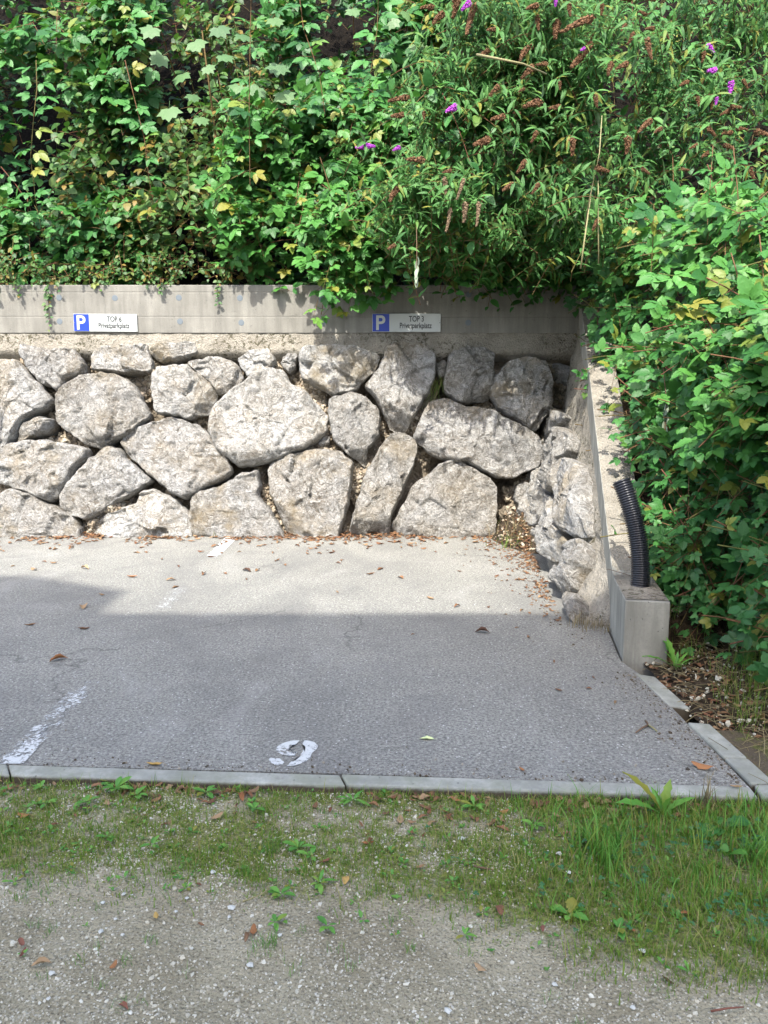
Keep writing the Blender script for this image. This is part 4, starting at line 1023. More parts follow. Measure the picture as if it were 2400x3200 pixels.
# ---- choose the leaves that show largest as parts, join the rest
def finish_shrubs():
    cell = 22.0; best = {}
    info = []
    for si, S in enumerate(SHRUBS):
        if not S.L: info.append(None); continue
        P = np.array([l[2] + l[1][:, 1]*.6 for l in S.L]); x, y, dep = project(P)
        info.append((x, y, dep))
        for k in range(len(P)):
            if not (-20 < x[k] < 2420 and -20 < y[k] < 3220): continue
            c = (int(x[k]//cell), int(y[k]//cell))
            if c not in best or dep[k] < best[c][0]: best[c] = (dep[k], si, k)
    vis = [dict() for _ in SHRUBS]
    for c, (dp, si, k) in best.items(): vis[si][k] = 1
    for si, S in enumerate(SHRUBS):
        meshes = []
        for i, (v, f) in enumerate(PROTO[S.sp]):
            me = mesh_np(S.part, v, f, True, np.full(len(v), (i*.137) % 1)); me.materials.append(S.mat); meshes.append(me)
        chosen = set()
        if info[si]:
            x, y, dep = info[si]
            sc = sorted(vis[si], key=lambda k: -np.linalg.norm(S.L[k][1][:, 1])/dep[k]*(.6+.8*abs((S.L[k][1][:, 2]/np.linalg.norm(S.L[k][1][:, 2]))@((EYE-S.L[k][2])/np.linalg.norm(EYE-S.L[k][2])))))
            chosen = set(sc[:S.max])
        base = np.array(S.root.location)
        for k in chosen:
            pi, A_, p, t = S.L[k]; o = bpy.data.objects.new(S.part, meshes[pi]); COL.objects.link(o); o.parent = S.root
            q_ = p - base; o.matrix_local = Matrix(((*A_[0], q_[0]), (*A_[1], q_[1]), (*A_[2], q_[2]), (0, 0, 0, 1)))
        rest = [l for k, l in enumerate(S.L) if k not in chosen]
        if rest:
            V, F, T = merge(rest, PROTO[S.sp]); o = add('foliage', V, F, S.mat, S.root, smooth=True, origin=S.root.location, tint=T); o['kind'] = 'stuff'
        if S.stV:
            V = np.vstack(S.stV); o = add('canes' if False else 'stem_tangle', V, S.stF, M['stem'], S.root, smooth=True, origin=S.root.location, tint=S.stT); o['kind'] = 'stuff'

# ================================================================== GRASS, GRAVEL, WEEDS
BL = [blade_proto(i, a_) for i, a_ in enumerate([.15, .35, .6, .9])]
def blade(p, h, w_, lean=None):
    an = rng.uniform(0, 6.283); c, s = math.cos(an), math.sin(an)
    A_ = np.array([[c*w_, -s*h, 0], [s*w_, c*h, 0], [0, 0, h]]); return (int(rng.integers(0, 4)), A_, np.array(p, float), rng.random())
ins = []; ins2 = []; cl = []
for _ in range(190000):
    x = rng.uniform(-2.0, 2.3); y = rng.uniform(1.2, 2.85)
    if y > front_y(x)-.005: continue
    g_ = green(x, y); n1 = fbm(x*6, y*6, 7)
    if rng.random() > max(.0, g_*(1+1.1*n1))*.85 - .03: 
        continue
    d_ = front_y(x)-y
    lush = 1/(1+math.exp(-(x-.75)*6))
    h = (.008 + rng.exponential(.011))*(1+.7*lush)*(1+.8*max(0, fbm(x*9, y*9, 31)))
    ins.append(blade((x, y, verge_z(x, y)-.002), min(h, .07), 0.0020+.0016*rng.random()))
    if len(ins) > 60000: break
V, F, T = merge(ins, BL); o = add('short_grass', V, F, M['grass'], smooth=True, origin=(0, 2, 0), tint=T); o['kind'] = 'stuff'
for _ in range(5200):                                    # lush longer grass on the right
    x = rng.uniform(.45, 2.3); y = rng.uniform(1.95, 2.72)
    if y > front_y(x)-.01 or rng.random() > green(x, y)*(.25+.75/(1+math.exp(-(x-.9)*7))): continue
    ins2.append(blade((x, y, verge_z(x, y)-.002), rng.uniform(.03, .11), .003+.002*rng.random()))
V, F, T = merge(ins2, BL); o = add('long_grass', V, F, M['grass_g'], smooth=True, origin=(0, 2, 0), tint=T); o['kind'] = 'stuff'
# scattered small tufts
tuf = []
for _ in range(170):
    x = rng.uniform(-1.7, 2.2); y = rng.uniform(1.45, 2.7)
    if y > front_y(x)-.02: continue
    for _k in range(rng.integers(8, 22)): tuf.append(blade((x+rng.normal()*.012, y+rng.normal()*.012, verge_z(x, y)-.002), rng.uniform(.012, .04), .0016))
V, F, T = merge(tuf, BL); o = add('sparse_grass', V, F, M['grass_g'], smooth=True, origin=(0, 2, 0), tint=T); o['kind'] = 'stuff'
# clover patch
tri = []
for k in range(3):
    a_ = np.linspace(0, 2*math.pi, 9)[:-1]; v = np.array([(0, .5, .02)] + [(.42*math.sin(t), .5+.45*math.cos(t), .06*abs(math.sin(t))) for t in a_]); f = np.array([(0, i+1, (i+1) % 8+1) for i in range(8)]); tri.append((rotz(v, k*2*math.pi/3), f))
CLO = [join(tri + [petiole((0, 0, -2.5), (0, 0, 0), .05)])]
ins = []
for _ in range(900):
    x = rng.normal(1.25, .38); y = rng.normal(2.18, .17)
    if y > front_y(x)-.05 or y < 1.85 or fbm(x*4, y*4, 12) < -.1: continue
    s = rng.uniform(.007, .012); A_ = np.eye(3)*s; an = rng.uniform(0, 6.28); c, q_ = math.cos(an), math.sin(an)
    ins.append((0, np.array([[c, -q_, 0], [q_, c, 0], [.15*rng.normal(), .15*rng.normal(), 1]])*s, np.array([x, y, verge_z(x, y)+2.5*s]), rng.random()))
V, F, T = merge(ins, CLO); o = add('clover', V, F, M['clover'], smooth=True, origin=(0, 2, 0), tint=T); o['kind'] = 'stuff'
# gravel on the verge
ins = []
def add_peb(x, y, s):
    A_ = rot_rand(rng)*s; A_[2] *= .75; ins.append((int(rng.integers(0, 6)), A_, np.array([x, y, verge_z(x, y)+s*.12]), rng.random()))
for _ in range(110000):
    x = rng.uniform(-1.9, 2.1); y = rng.uniform(1.15, 2.8)
    if y > front_y(x)-.004: continue
    g_ = green(x, y); n1 = fbm(x*3.3, y*3.3, 17)
    d_ = front_y(x)-y
    pr = .50*(1/(1+math.exp((y-1.83-.12*n1)*12)))*(1-.75/(1+math.exp(-(x-.35)*5))) + max(0, .85*n1+.18)*(x < .75)*(d_ < .8) + .05
    if rng.random() > pr: continue
    s = .0020 + rng.exponential(.0013); s = min(s, .009)
    if g_ > .55 and x > .5 and rng.random() < .8: continue
    add_peb(x, y, s)
V, F, T = merge(ins, PEB); o = add('gravel', V, F, M['pebble'], smooth=False, origin=(0, 2, 0), tint=T); o['kind'] = 'stuff'

# litter on the right bank
ins = []; STK = [tube([(0, 0, 0), (.03, .5, .03), (0, 1, 0)], [.012, .011, .007], 4, False)]
STK = [(STK[0][0], np.array([t for f in STK[0][1] for t in ((f[0], f[1], f[2]), (f[0], f[2], f[3]))]))]
def bank_surf(x, y): return bank_z(x, y)
for _ in range(520):
    y = rng.uniform(2.45, 4.4); x = 1.44 + abs(rng.normal())*.28 + (0 if y < 4.1 else .25)
    a_ = rng.uniform(0, 6.28); L = rng.uniform(.03, .16); el = rng.normal()*.25; yv = np.array([math.cos(a_)*math.cos(el), math.sin(a_)*math.cos(el), math.sin(el)]); zv = np.array([0, 0, 1.]); xv = np.cross(yv, zv); zv = np.cross(xv, yv)
    w_ = rng.uniform(.10, .22)
    ins.append((0, np.stack([xv*w_, yv*L, zv*w_], 1), np.array([x, y, bank_surf(x, y)+.012+rng.random()*.02]), rng.random()))
V, F, T = merge(ins, STK); o = add('straw_litter', V, F, M['straw'], smooth=True, origin=(1.6, 3.3, 0), tint=T); o['kind'] = 'stuff'
ins = []
for _ in range(500):
    y = rng.uniform(2.45, 4.5); x = 1.40 + abs(rng.normal())*.35 + (0 if y < 4.05 else .28)
    s = min(.02, .004+rng.exponential(.004)); ins.append((int(rng.integers(0, 6)), rot_rand(rng)*s, np.array([x, y, bank_surf(x, y)+s*.4]), rng.random()))
V, F, T = merge(ins, PEB); o = add('bank_gravel', V, F, M['pebble'], smooth=False, origin=(1.6, 3.3, 0), tint=T); o['kind'] = 'stuff'
# grass and thin stalks at the foot of the bank
ins = []
for _ in range(5200):
    y = rng.uniform(2.5, 4.6); x = 1.55 + rng.random()*1.0 + (.12 if y > 4.0 else 0)
    if fbm(x*3, y*3, 8) < -.05: continue
    ins.append(blade((x, y, bank_surf(x, y)-.004), rng.uniform(.05, .22), .0025))
V, F, T = merge(ins, BL); o = add('bank_grass', V, F, M['grass'], smooth=True, origin=(1.8, 3.3, 0), tint=T); o['kind'] = 'stuff'

# soil and gravel heaped in the corner where the two walls meet
def mound_z(x, y):
    a_ = max(0, 1-math.hypot((x-1.52)/.48, (y-7.95)/1.15)); return .40*a_**1.2*(1+.35*fbm(x*7, y*7, 4)) - .012
gxm = np.arange(.95, 1.75, .02); gym = np.arange(6.75, 8.05, .02)
V = [(x, y, mound_z(x, y)) for y in gym for x in gxm]; n_ = len(gxm); ii = np.arange((len(gym)-1)*(n_-1)); q = ii//(n_-1)*n_ + ii % (n_-1)
o = add('debris_heap', V, np.stack([q, q+1, q+1+n_, q+n_], 1), M['humus'], smooth=True, origin=(1.4, 7.6, 0)); o['kind'] = 'structure'
ins = []
for _ in range(240):
    x = rng.uniform(1.0, 1.6); y = rng.uniform(6.9, 7.95)
    if mound_z(x, y) < .004: continue
    s = rng.uniform(.007, .020); ins.append((int(rng.integers(0, 6)), rot_rand(rng)*s, np.array([x, y, mound_z(x, y)+s*.3]), rng.random()))
V, F, T = merge(ins, PEB); o = add('heap_gravel', V, F, M['wpebble'], smooth=False, origin=(1.4, 7.6, 0), tint=T); o['kind'] = 'stuff'
# ---- dead leaves
def dead_proto(seed):
    r = random.Random(seed+40); n = 8; W = r.uniform(.30, .62); curl = r.uniform(.8, 2.6)*r.choice([1, 1, -1]); bend = r.uniform(-1.6, 1.6); tw = r.uniform(-.9, .9)
    V = []; F = []
    for i in range(n+1):
        t = i/n; w_ = W/2*(math.sin(math.pi*t**.85)**.8 if 0 < t < 1 else .02)*r.uniform(.75, 1.15); a0 = bend*(t-.5)
        y = math.sin(a0)/max(.3, abs(bend)) if abs(bend) > .3 else (t-.5); z = (1-math.cos(a0))/max(.3, abs(bend))*(1 if bend > 0 else -1)
        for k in range(5):
            u = (k-2)/2*w_; an = curl*u/W + tw*(t-.5)
            V.append((u*math.cos(an*.8), y + r.uniform(-.015, .015), z + abs(u)*math.sin(abs(curl)*abs(u)/W)*(1 if curl > 0 else -1) + u*math.sin(tw*(t-.5)) + r.uniform(-.012, .012)))
    for i in range(n):
        for k in range(4): a = 5*i+k; F += [(a, a+1, a+6), (a, a+6, a+5)]
    V = np.array(V); V[:, 2] -= V[:, 2].min(); pv, pf = petiole((0, V[0][1]-.22, .02), (0, V[2][1], V[2][2]), .012)
    return join([(V, np.array(F)), (pv, pf)])
DEAD = [dead_proto(i) for i in range(9)]
def dinst(x, y, z, s):
    a_ = rng.uniform(0, 6.28); c, q_ = math.cos(a_), math.sin(a_); A_ = np.array([[c, -q_, 0], [q_, c, 0], [0, 0, 1]])*s
    return (int(rng.integers(0, 9)), A_, np.array([x, y, z]), rng.random())
ins = []
for _ in range(3600):
    x = rng.uniform(-4.6, 1.6); d_ = rng.exponential(.15) - .07
    if rng.random() > .45+.9*fbm(x*2.5, 3, 1): continue
    yb = BY0 - .06 - d_
    ins.append(dinst(x, yb, .002 + max(0, .05-d_)*.25*rng.random(), rng.uniform(.03, .09)))
for _ in range(620):                                        # along the flank wall foot
    y = 7.9-abs(rng.normal())*1.5; x = side_base(y) - .02 - rng.exponential(.09)*(1+max(0, y-5.2)*.3)
    if y < 4.8: continue
    ins.append(dinst(x, y, max(.002, mound_z(x, y)+.004), rng.uniform(.02, .055)))
for _ in range(520):
    x = rng.uniform(-1.9, 1.9); d_ = .012+rng.exponential(.085)
    if fbm(x*2, 1, 3) < -.25: continue
    ins.append(dinst(x, front_y(x)-d_, verge_z(x, front_y(x)-d_)+.006, rng.uniform(.015, .055)))
for _ in range(420):
    y = rng.uniform(2.4, 4.2); x = 1.42+abs(rng.normal())*.3; ins.append(dinst(x, y, bank_surf(x, y)+.006, rng.uniform(.02, .06)))
V, F, T = merge(ins, DEAD); o = add('leaf_litter', V, F, M['dead'], smooth=True, origin=(0, 6, 0), tint=T); o['kind'] = 'stuff'

DM = [{} for _ in range(9)]
def dead_leaf(p, s, mat='dead', label=None, group=None, vi=None, rz=None):
    i = int(rng.integers(0, 9)) if vi is None else vi
    if mat not in DM[i]:
        v, f = DEAD[i]; me = mesh_np('fallen_leaf', v, f, True, np.full(len(v), .11*i)); me.materials.append(M[mat]); DM[i][mat] = me
    o = bpy.data.objects.new('fallen_leaf', DM[i][mat]); COL.objects.link(o); o.location = Vector(p); s *= .85; o.scale = (s, s, s); o.rotation_euler = (0, 0, rng.uniform(0, 6.28) if rz is None else rz)
    tag(o, label, 'leaf', group); return o
zz6 = lambda x, y: (x/1.3825, 1650+y/1.3825)
def sun_label(p):
    tx = project(p)[0][0]
    near = 'close to the boulder foot' if p[1] > 7.1 else ('midway to the shadow edge' if p[1] > 6.0 else 'just beyond the shadow edge')
    side_ = 'left of the painted line' if tx < 560 else ('by the painted line' if tx < 800 else ('in the middle of the bay' if tx < 1250 else 'on the right half of the bay'))
    return 'rust brown leaf ' + near + ', ' + side_
A6 = [(12,100),(190,147),(232,152),(148,181),(55,165),(440,290),(130,420),(362,437),(700,135),(590,107),(630,105),(770,167),(738,225),(758,256),(880,200),(972,196),(1065,222),(1113,183),(1190,142),(1230,160),(1285,78),(1345,90),(1395,68),(1433,108),(1460,153),(1458,278),(1600,200),(1643,178),(975,62),(930,80),(870,103)]
for x, y in A6:
    p = ground(*zz6(x, y), .003); sunl = y < 330
    dead_leaf(p, rng.uniform(.06, .11), 'dead', sun_label(p) if sunl else 'small curled brown leaf on the shaded asphalt left of the worn line', 'fallen leaves on the sunlit asphalt' if sunl else 'fallen leaves on the shaded asphalt')
for x, y in [(600,1210),(820,1175),(865,1248),(987,1310),(1130,1190),(1065,1215),(930,1293),(1180,1260),(1090,1170),(720,1190),(660,1170)]:
    dead_leaf(ground(x*1.447, y*1.447, .003), rng.uniform(.05, .10), 'dead', sun_label(ground(x*1.447, y*1.447)), 'fallen leaves on the sunlit asphalt')
zz2 = lambda x, y: (1200+x/1.3825, 1950+y/1.3825)
dead_leaf(ground(*zz6(360, 342), .003), .13, 'tanleaf', 'large olive brown leaf just inside the shadow, left of the worn line', None, 2, .3)
dead_leaf(ground(*zz6(368, 176), .003), .12, 'tanleaf', 'pale tan crumpled leaf on sunlit asphalt left of the painted line', None, 4, 1.0)
dead_leaf(ground(*zz6(570, 212), .003), .11, 'rust', 'flat orange leaf on sunlit asphalt left of the worn line', None, 1, 1.4)
dead_leaf(ground(*zz6(1067, 186), .003), .14, 'dkleaf', 'darkest brown crumpled leaf on sunlit asphalt right of the painted line', None, 5, .8)
dead_leaf(ground(*zz6(255, 570), .003), .12, 'rust', 'upturned orange leaf on shaded asphalt left of the long painted stripe', None, 0, 2.2)
dead_leaf(ground(*zz6(667, 1024), .003), .085, 'ochre', 'flat yellow leaf on the asphalt close to the front kerb', None, 3, 1.5)
dead_leaf(ground(*zz2(427, 37), .003), .12, 'dkleaf', 'large dark brown leaf alone in the shade in front of the corner', None, 4, 1.3)
dead_leaf(ground(*zz2(1375, 622), .003), .10, 'rust', 'curled rusty leaf with pale rim by the right end of the front kerb', None, 6, 1.1)
dead_leaf(ground(*zz2(595, 630), .003), .045, 'rust', 'tiny orange leaf on the asphalt just above the front kerb', None, 1, .4)
dead_leaf(ground(*zz2(185, 497), .003), .075, 'paleleaf', 'pale yellow green leaf scrap to the right of the painted 9', None, 7, 1.55)
for x, y in [(575,17),(735,165),(755,287),(887,280),(905,232),(1000,338),(125,47),(625,58)]:
    dead_leaf(ground(*zz2(x, y), .003), rng.uniform(.035, .06), 'dead', 'tiny brown leaf scrap on the shaded asphalt near the concrete block', 'leaf scraps near the block')
dead_leaf(ground(*zz2(1520, 705), .014), .06, 'tanleaf', 'pale tan leaf lying on the kerb corner', None, 3, 1.4)
# foreground leaves on the verge
def vg(px, py): p = ground(px, py, -.015); return (p[0], p[1], verge_z(p[0], p[1])+.006)
zz7 = lambda x, y: (x/1.3825, 2400+y/1.3825)
zz8 = lambda x, y: (1200+x/1.3825, 2500+y/1.3825)
spec = [(zz7(75,40),.085,'tanleaf','large tan crumpled leaf touching the kerb at its left end'),(zz7(368,180),.05,'dkleaf','squarish brown leaf in the grass under the left half of the kerb'),
 (zz7(105,222),.06,'rust','orange leaf standing on edge in the grass at the far left'),(zz7(1040,137),.085,'rust','long orange leaf against the kerb left of its joint'),
 (zz7(938,222),.07,'tanleaf','long tan leaf on white pebbles below the middle of the kerb'),(zz7(675,658),.04,'ochre','small bright ochre curled leaf on bare gravel'),
 (zz7(1095,712),.055,'rust','rusty folded leaf beside a grass tuft on the bare ground'),(zz7(95,772),.05,'redleaf','upper one of two reddish leaves on the gravel at far left'),
 (zz7(100,818),.05,'redleaf','lower one of two reddish leaves on the gravel at far left'),(zz7(180,870),.065,'tanleaf','broad tan leaf with raised tip on the grey gravel'),
 (zz7(490,872),.04,'rust','small orange leaf standing upright on the gravel'),(zz7(535,1045),.045,'redleaf','reddish leaf on coarse gravel at the very front'),
 (zz7(1405,420),.06,'redleaf','brown pointed leaf among green weeds in mid verge'),(zz7(1590,337),.055,'rust','curved orange leaf on pebbles right of mid verge'),
 (zz7(1495,500),.055,'ochre','hooked ochre leaf stalk in the weeds of mid verge'),(zz8(500,488),.06,'redleaf','broad reddish brown leaf at the lower edge of the grass'),
 (zz8(683,563),.035,'redleaf','small reddish leaf on the boundary of grass and mud'),(zz8(415,743),.05,'tanleaf','round pale tan leaf on the bare mud'),
 (zz8(170,160),.04,'redleaf','round rust red leaf among pebbles below the kerb'),(zz8(1080,580),.022,'rust','tiny orange leaf at the foot of the lush grass'),
 (zz8(1225,797),.05,'dkleaf','thin dark brown leaf sliver on mud at the right')]
for (px, s, mt, lb) in spec: dead_leaf(vg(*px), s*.95, mt, lb, None)
for x, y in [(630,75),(780,105),(235,75),(1290,135),(1430,190),(1360,170),(100,90),(235,258),(730,250),(858,522),(870,682),(1070,742),(1560,260)]:
    dead_leaf(vg(*zz7(x, y)), rng.uniform(.03, .06), 'dead', ('small brown leaf against the foot of the front kerb' if y < 150 else 'small brown leaf in the moss and pebbles below the kerb' if y < 400 else 'small brown leaf on bare gravel at the lower edge of the green'), 'small brown leaves on the verge')
for x, y in [(310,15),(520,60),(1310,515)]:
    dead_leaf(vg(*zz8(x, y)), rng.uniform(.03, .06), 'rust', 'small orange leaf lying in the verge grass and pebbles', 'small orange leaves on the verge')

# seedlings scattered through the verge, too many and too small to count
OV = [join([(rotx(v, .35) if k else v, f) for k, (v, f) in enumerate([ (lambda q: q)(strip_leaf(1, .62, 4, 0, .25, .2, .55, base=.25)) ])])]
ins = []
for _ in range(900):
    x = rng.uniform(-1.9, 2.2); y = rng.uniform(1.75, 2.75)
    if y > front_y(x)-.01 or rng.random() > green(x, y)*.9+.06: continue
    z = verge_z(x, y); n_ = rng.integers(3, 8); s = rng.uniform(.007, .020); a0 = rng.uniform(0, 6.28)
    for k in range(n_):
        a_ = a0 + k*6.283/n_ + rng.normal()*.3; el = rng.uniform(.15, 1.0); c, q_ = math.cos(a_), math.sin(a_); ce, se = math.cos(el), math.sin(el)
        A_ = np.stack([np.array([c, q_, 0]), np.array([-q_*ce, c*ce, se]), np.array([q_*se, -c*se, ce])], 1)*s*rng.uniform(.7, 1.2)
        ins.append((0, A_, np.array([x+rng.normal()*.004, y+rng.normal()*.004, z+rng.uniform(0, .008)]), rng.random()))
V, F, T = merge(ins, OV); o = add('seedlings', V, F, M['weed'], smooth=True, origin=(0, 2, 0), tint=T); o['kind'] = 'stuff'
# dark crumbs and grit swept against the edges of the asphalt
ins = []
for _ in range(2600):
    k = rng.integers(0, 4)
    if k == 0: x = rng.uniform(-4, 1.5); y = BY0 - .02 - rng.exponential(.12)
    elif k == 1: y = rng.uniform(4.2, 7.7); x = (side_base(y) if y > 4.7 else 1.27) - .01 - rng.exponential(.09)
    elif k == 2: t_ = rng.random(); a_ = lerp(KI[0], KI[3], t_); x = a_[0]; y = a_[1] + .01 + rng.exponential(.05)
    else: t_ = rng.random(); a_ = lerp(RI[0], RI[1], t_); x = a_[0] - .01 - rng.exponential(.06); y = a_[1] + rng.normal()*.02
    if y < 2.70 or y > 7.9: continue
    s = .0015 + rng.exponential(.0018); ins.append((int(rng.integers(0, 6)), rot_rand(rng)*min(s, .009), np.array([x, y, s*.3]), rng.random()))
V, F, T = merge(ins, PEB); o = add('edge_grit', V, F, M['grit'], smooth=False, origin=(0, 5, 0), tint=T); o['kind'] = 'stuff'
# ---- twigs
def twig(pts, r, label, mat='twig'):
    V, F = tube(pts, list(np.linspace(r, r*.6, len(pts))), 6); o = add('twig', V, F, M[mat], smooth=True); tag(o, label, 'twig')
g3 = lambda x, y, z=.006: ground(1950+x/3.4022, 1900+y/3.4022, z)
ft = empty('forked_twig', g3(250, 1250), 'pale forked dry twig on the asphalt near the side kerb', 'twig')
for a_, b_, mt in [((255,1245),(125,1325),'twig'),((255,1245),(350,1310),'cane'),((230,1200),(260,1250),'twig')]:
    V, F = tube([g3(*a_), lerp(g3(*a_), g3(*b_), .5)+np.array([0, 0, .004]), g3(*b_)], [.0045, .004, .003], 6); add('branchlet', V, F, M[mt], ft, smooth=True)
twig([g3(350,1385), g3(385,1392), g3(420,1392)], .002, 'thin dark twig below the forked twig on asphalt')
twig([np.array(vg(*zz7(1050,600)))+(0,0,.004), np.array(vg(*zz7(1130,575)))+(0,0,.012), np.array(vg(*zz7(1220,505)))+(0,0,.012), np.array(vg(*zz7(1260,470)))+(0,0,.004)], .0022, 'long pale curved straw across the middle of the verge', 'cane')
twig([np.array(vg(*zz8(390,305)))+(0,0,.006), np.array(vg(*zz8(470,325)))+(0,0,.008)], .004, 'short thick brown twig in mid verge beside the pebbles')
twig([np.array(vg(*zz8(1410,940)))+(0,0,.004), np.array(vg(*zz8(1480,945)))+(0,0,.01), np.array(vg(*zz8(1550,925)))+(0,0,.005)], .0028, 'reddish dry twig on the mud at the front right corner', 'redleaf')
twig([at_Y(1975, 1800, 4.5), at_Y(1900, 1778, 4.55), at_Y(1895, 1780, 4.6)], .0022, 'thin twig reaching out across the flank beam beside the pipe')

# ---- white stones
ST = [mesh_np('white_stone', *(lambda v, f: (v, f))(*PEB[i])) for i in range(6)]
for m_ in ST: m_.polygons.foreach_set('use_smooth', [False]*len(m_.polygons)); m_.materials.append(M['white'])
def stone(px, s, label, group=None):
    s *= .75
    p = vg(*px); o = bpy.data.objects.new('white_stone', ST[int(rng.integers(0, 6))]); COL.objects.link(o); o.location = (p[0], p[1], p[2]+s*.1); o.scale = (s, s, s*.8); o.rotation_euler = (0, 0, rng.uniform(0, 6)); tag(o, label, 'stone', group)
for px, s, lb in [(zz7(1000,615),.020,'jagged white stone beside the pale curved straw'),(zz7(1080,865),.014,'squarish white stone alone on the mud in mid foreground'),(zz7(225,903),.014,'squarish white stone beside the broad tan leaf'),
   (zz7(437,722),.013,'rounded white stone on bare gravel below a mossy patch'),(zz8(737,803),.011,'bright round white stone on the dark mud patch'),(zz8(335,180),.018,'white stone among moss and weeds right of mid verge'),
   (zz8(797,328),.015,'white stone in the grass left of the long tuft'),(zz8(757,247),.017,'flat cream stone in the grass below the kerb'),(zz8(1113,670),.013,'flat white stone at the lower edge of the lush grass'),(zz8(1075,912),.012,'white stone on the mud near the front right corner'),
   (zz7(920,470),.015,'pointed white stone in the middle of the pebbly moss'),(zz8(275,935),.016,'wide white stone on the front gravel')]: stone(px, s, lb)
for x, y in [(808,578),(535,552),(760,636),(445,588),(570,556),(210,1015),(500,668),(990,655),(1210,742),(530,742)]:
    stone(zz7(x, y), rng.uniform(.007, .011), {808: 'small white stone right of the verge centre, above the ochre leaf', 535: 'small white stone at the lower edge of the left moss patch', 760: 'small white stone on bare gravel right of the ochre leaf', 445: 'small white stone among pebbles at the left moss edge', 570: 'tiny white stone beside another at the left moss edge', 210: 'small grey white stone on the coarse front gravel', 500: 'small white stone left of the ochre leaf', 990: 'small white stone below the pale curved straw', 1210: 'small white stone beside the low rosette on mud', 530: 'small white stone below the ochre leaf on grey gravel'}[x], 'small white stones on the verge')

# ---- weeds
def rosette(p, n, L, W, label, mat='weed', up=.5, serr=.1, cat='weed', name='weed_plant', group=None, stalk=0):
    root = empty(name, p, label, cat, group)
    for k in range(n):
        a_ = 2*math.pi*k/n + rng.normal()*.55; l = L*rng.uniform(.45, 1.2)
        v, f = strip_leaf(l, W*l/L*rng.uniform(.85, 1.15), 9, serr, .35, rng.uniform(.15, .5), .6, base=.004)
        v = rotx(v, up*rng.uniform(.6, 1.4)); v = rotz(v, a_); v[:, 2] += .004
        link('leaf', mesh_np('leaf', v, f, True, np.full(len(v), rng.random())), M[mat], root, p)
    return root
WD = [(zz7(480,62),5,.06,.022,'broad leaved seedling against the kerb left of the middle'),(zz7(500,108),8,.065,.028,'leafy green rosette in front of the kerb, largest on the left'),(zz7(380,160),6,.045,.02,'small upright pale green weed left of the big rosette'),
 (zz7(590,135),6,.05,.02,'low weed just right of the big rosette'),(zz7(890,120),7,.055,.022,'spreading weed at the kerb beside white pebbles'),(zz7(1100,195),7,.055,.02,'upright bushy weed below the kerb joint'),
 (zz7(1525,160),11,.06,.012,'lime green narrow leaved weed near the kerb, mid right'),(zz7(1290,365),7,.05,.018,'erect leafy weed on the pebbles in mid verge'),(zz7(1345,400),4,.045,.02,'lime yellow seedling among pebbles in mid verge'),
 (zz7(1380,510),9,.05,.014,'cluster of round leaved weeds at the lower edge of mid verge'),(zz7(1215,565),7,.04,.018,'low grey green weed beside the pale straw'),(zz7(1190,692),6,.035,.015,'single low rosette on bare mud'),
 (zz7(470,312),6,.04,.016,'small weed on white gravel at left'),(zz7(660,350),6,.035,.014,'tiny weed in moss at left centre'),(zz7(1415,700),5,.035,.014,'flat little weed on mud, mid right'),
 (zz7(180,95),5,.04,.018,'round leaved weed under the left end of the kerb'),(zz7(205,170),6,.035,.018,'clump of small round leaves at the far left'),(zz8(350,610),5,.035,.014,'pale three leaved weed on the mud below the grass'),
 (zz8(1320,770),3,.035,.010,'tiny seedling on the mud at right'),(zz8(800,510),6,.055,.03,'dark green broad leaves at the edge of the grass'),(zz8(1010,575),5,.045,.022,'folded dark leaves under the lush grass'),
 (zz8(390,740-700),7,.05,.016,'leafy tuft beside the kerb, right of its joint'),(zz8(650,130),6,.04,.016,'small weed in the grass below the kerb')]
for px, n, L, W_, lb in WD: rosette(vg(*px), n+2, L*.9, W_*.95, lb)
p = vg(2070, 2560); rosette(p, 7, .15, .035, 'tall dandelion with long upright toothed leaves crossing the kerb', up=1.0, serr=.22, cat='dandelion', name='dandelion')
p = ground(2110, 2095); rosette((p[0], p[1], 0), 9, .20, .035, 'dandelion with jagged leaves at the foot of the concrete block', up=1.15, serr=.25, cat='dandelion', name='dandelion')
p = vg(2250, 2600); rosette(p, 4, .11, .07, 'dark leaved bramble seedling on the verge by the kerb corner', 'bramble', .35)
p = vg(2262, 2690); rosette(p, 3, .08, .05, 'round leaved pale green weed rising from the clover', 'weed', .9)
def tuft(p, n, h, w_, label, mat='grass_g', spread=.02, cat='grass tuft', name='grass_tuft'):
    L_ = []
    for _ in range(n):
        q_ = np.array(p) + np.array([rng.normal()*spread, rng.normal()*spread, -.003]); L_.append(blade(q_, h*rng.uniform(.5, 1.15), w_))
    V, F, T = merge(L_, BL); o = add(name, V, F, M[mat], smooth=True, origin=p, tint=T); o['kind'] = 'thing'; tag(o, label, cat)
tuft(vg(1870, 2680), 110, .15, .0048, 'large arching grass tuft in the right half of the verge', spread=.055)
tuft(vg(2370, 2700), 90, .15, .0045, 'thick grass clump at the right edge of the verge', spread=.045)
tuft(vg(*zz7(1165,365)), 90, .045, .0018, 'dense dark grass tuft on the pebbles, mid verge', spread=.022)
tuft(vg(*zz7(1060,470)), 70, .04, .0018, 'low dark grass tuft left of the pale straw', spread=.02)
tuft(vg(*zz7(1150,780)), 60, .035, .0016, 'short grass tuft on the bare mud', spread=.022)
tuft(vg(*zz8(1640,640)), 60, .07, .0026, 'grass tuft at the lower right edge of the lawn', spread=.03)
tuft(vg(*zz8(115,655)), 30, .03, .0016, 'small lone grass tuft on the bare ground, mid front', spread=.01)
tuft(vg(2050, 2480+40), 12, .13, .003, 'few tall grass stalks in front of the kerb at right', spread=.03)
tuft(vg(2210, 2530), 26, .12, .004, 'pale cut grass stump by the kerb corner', 'straw', spread=.018)
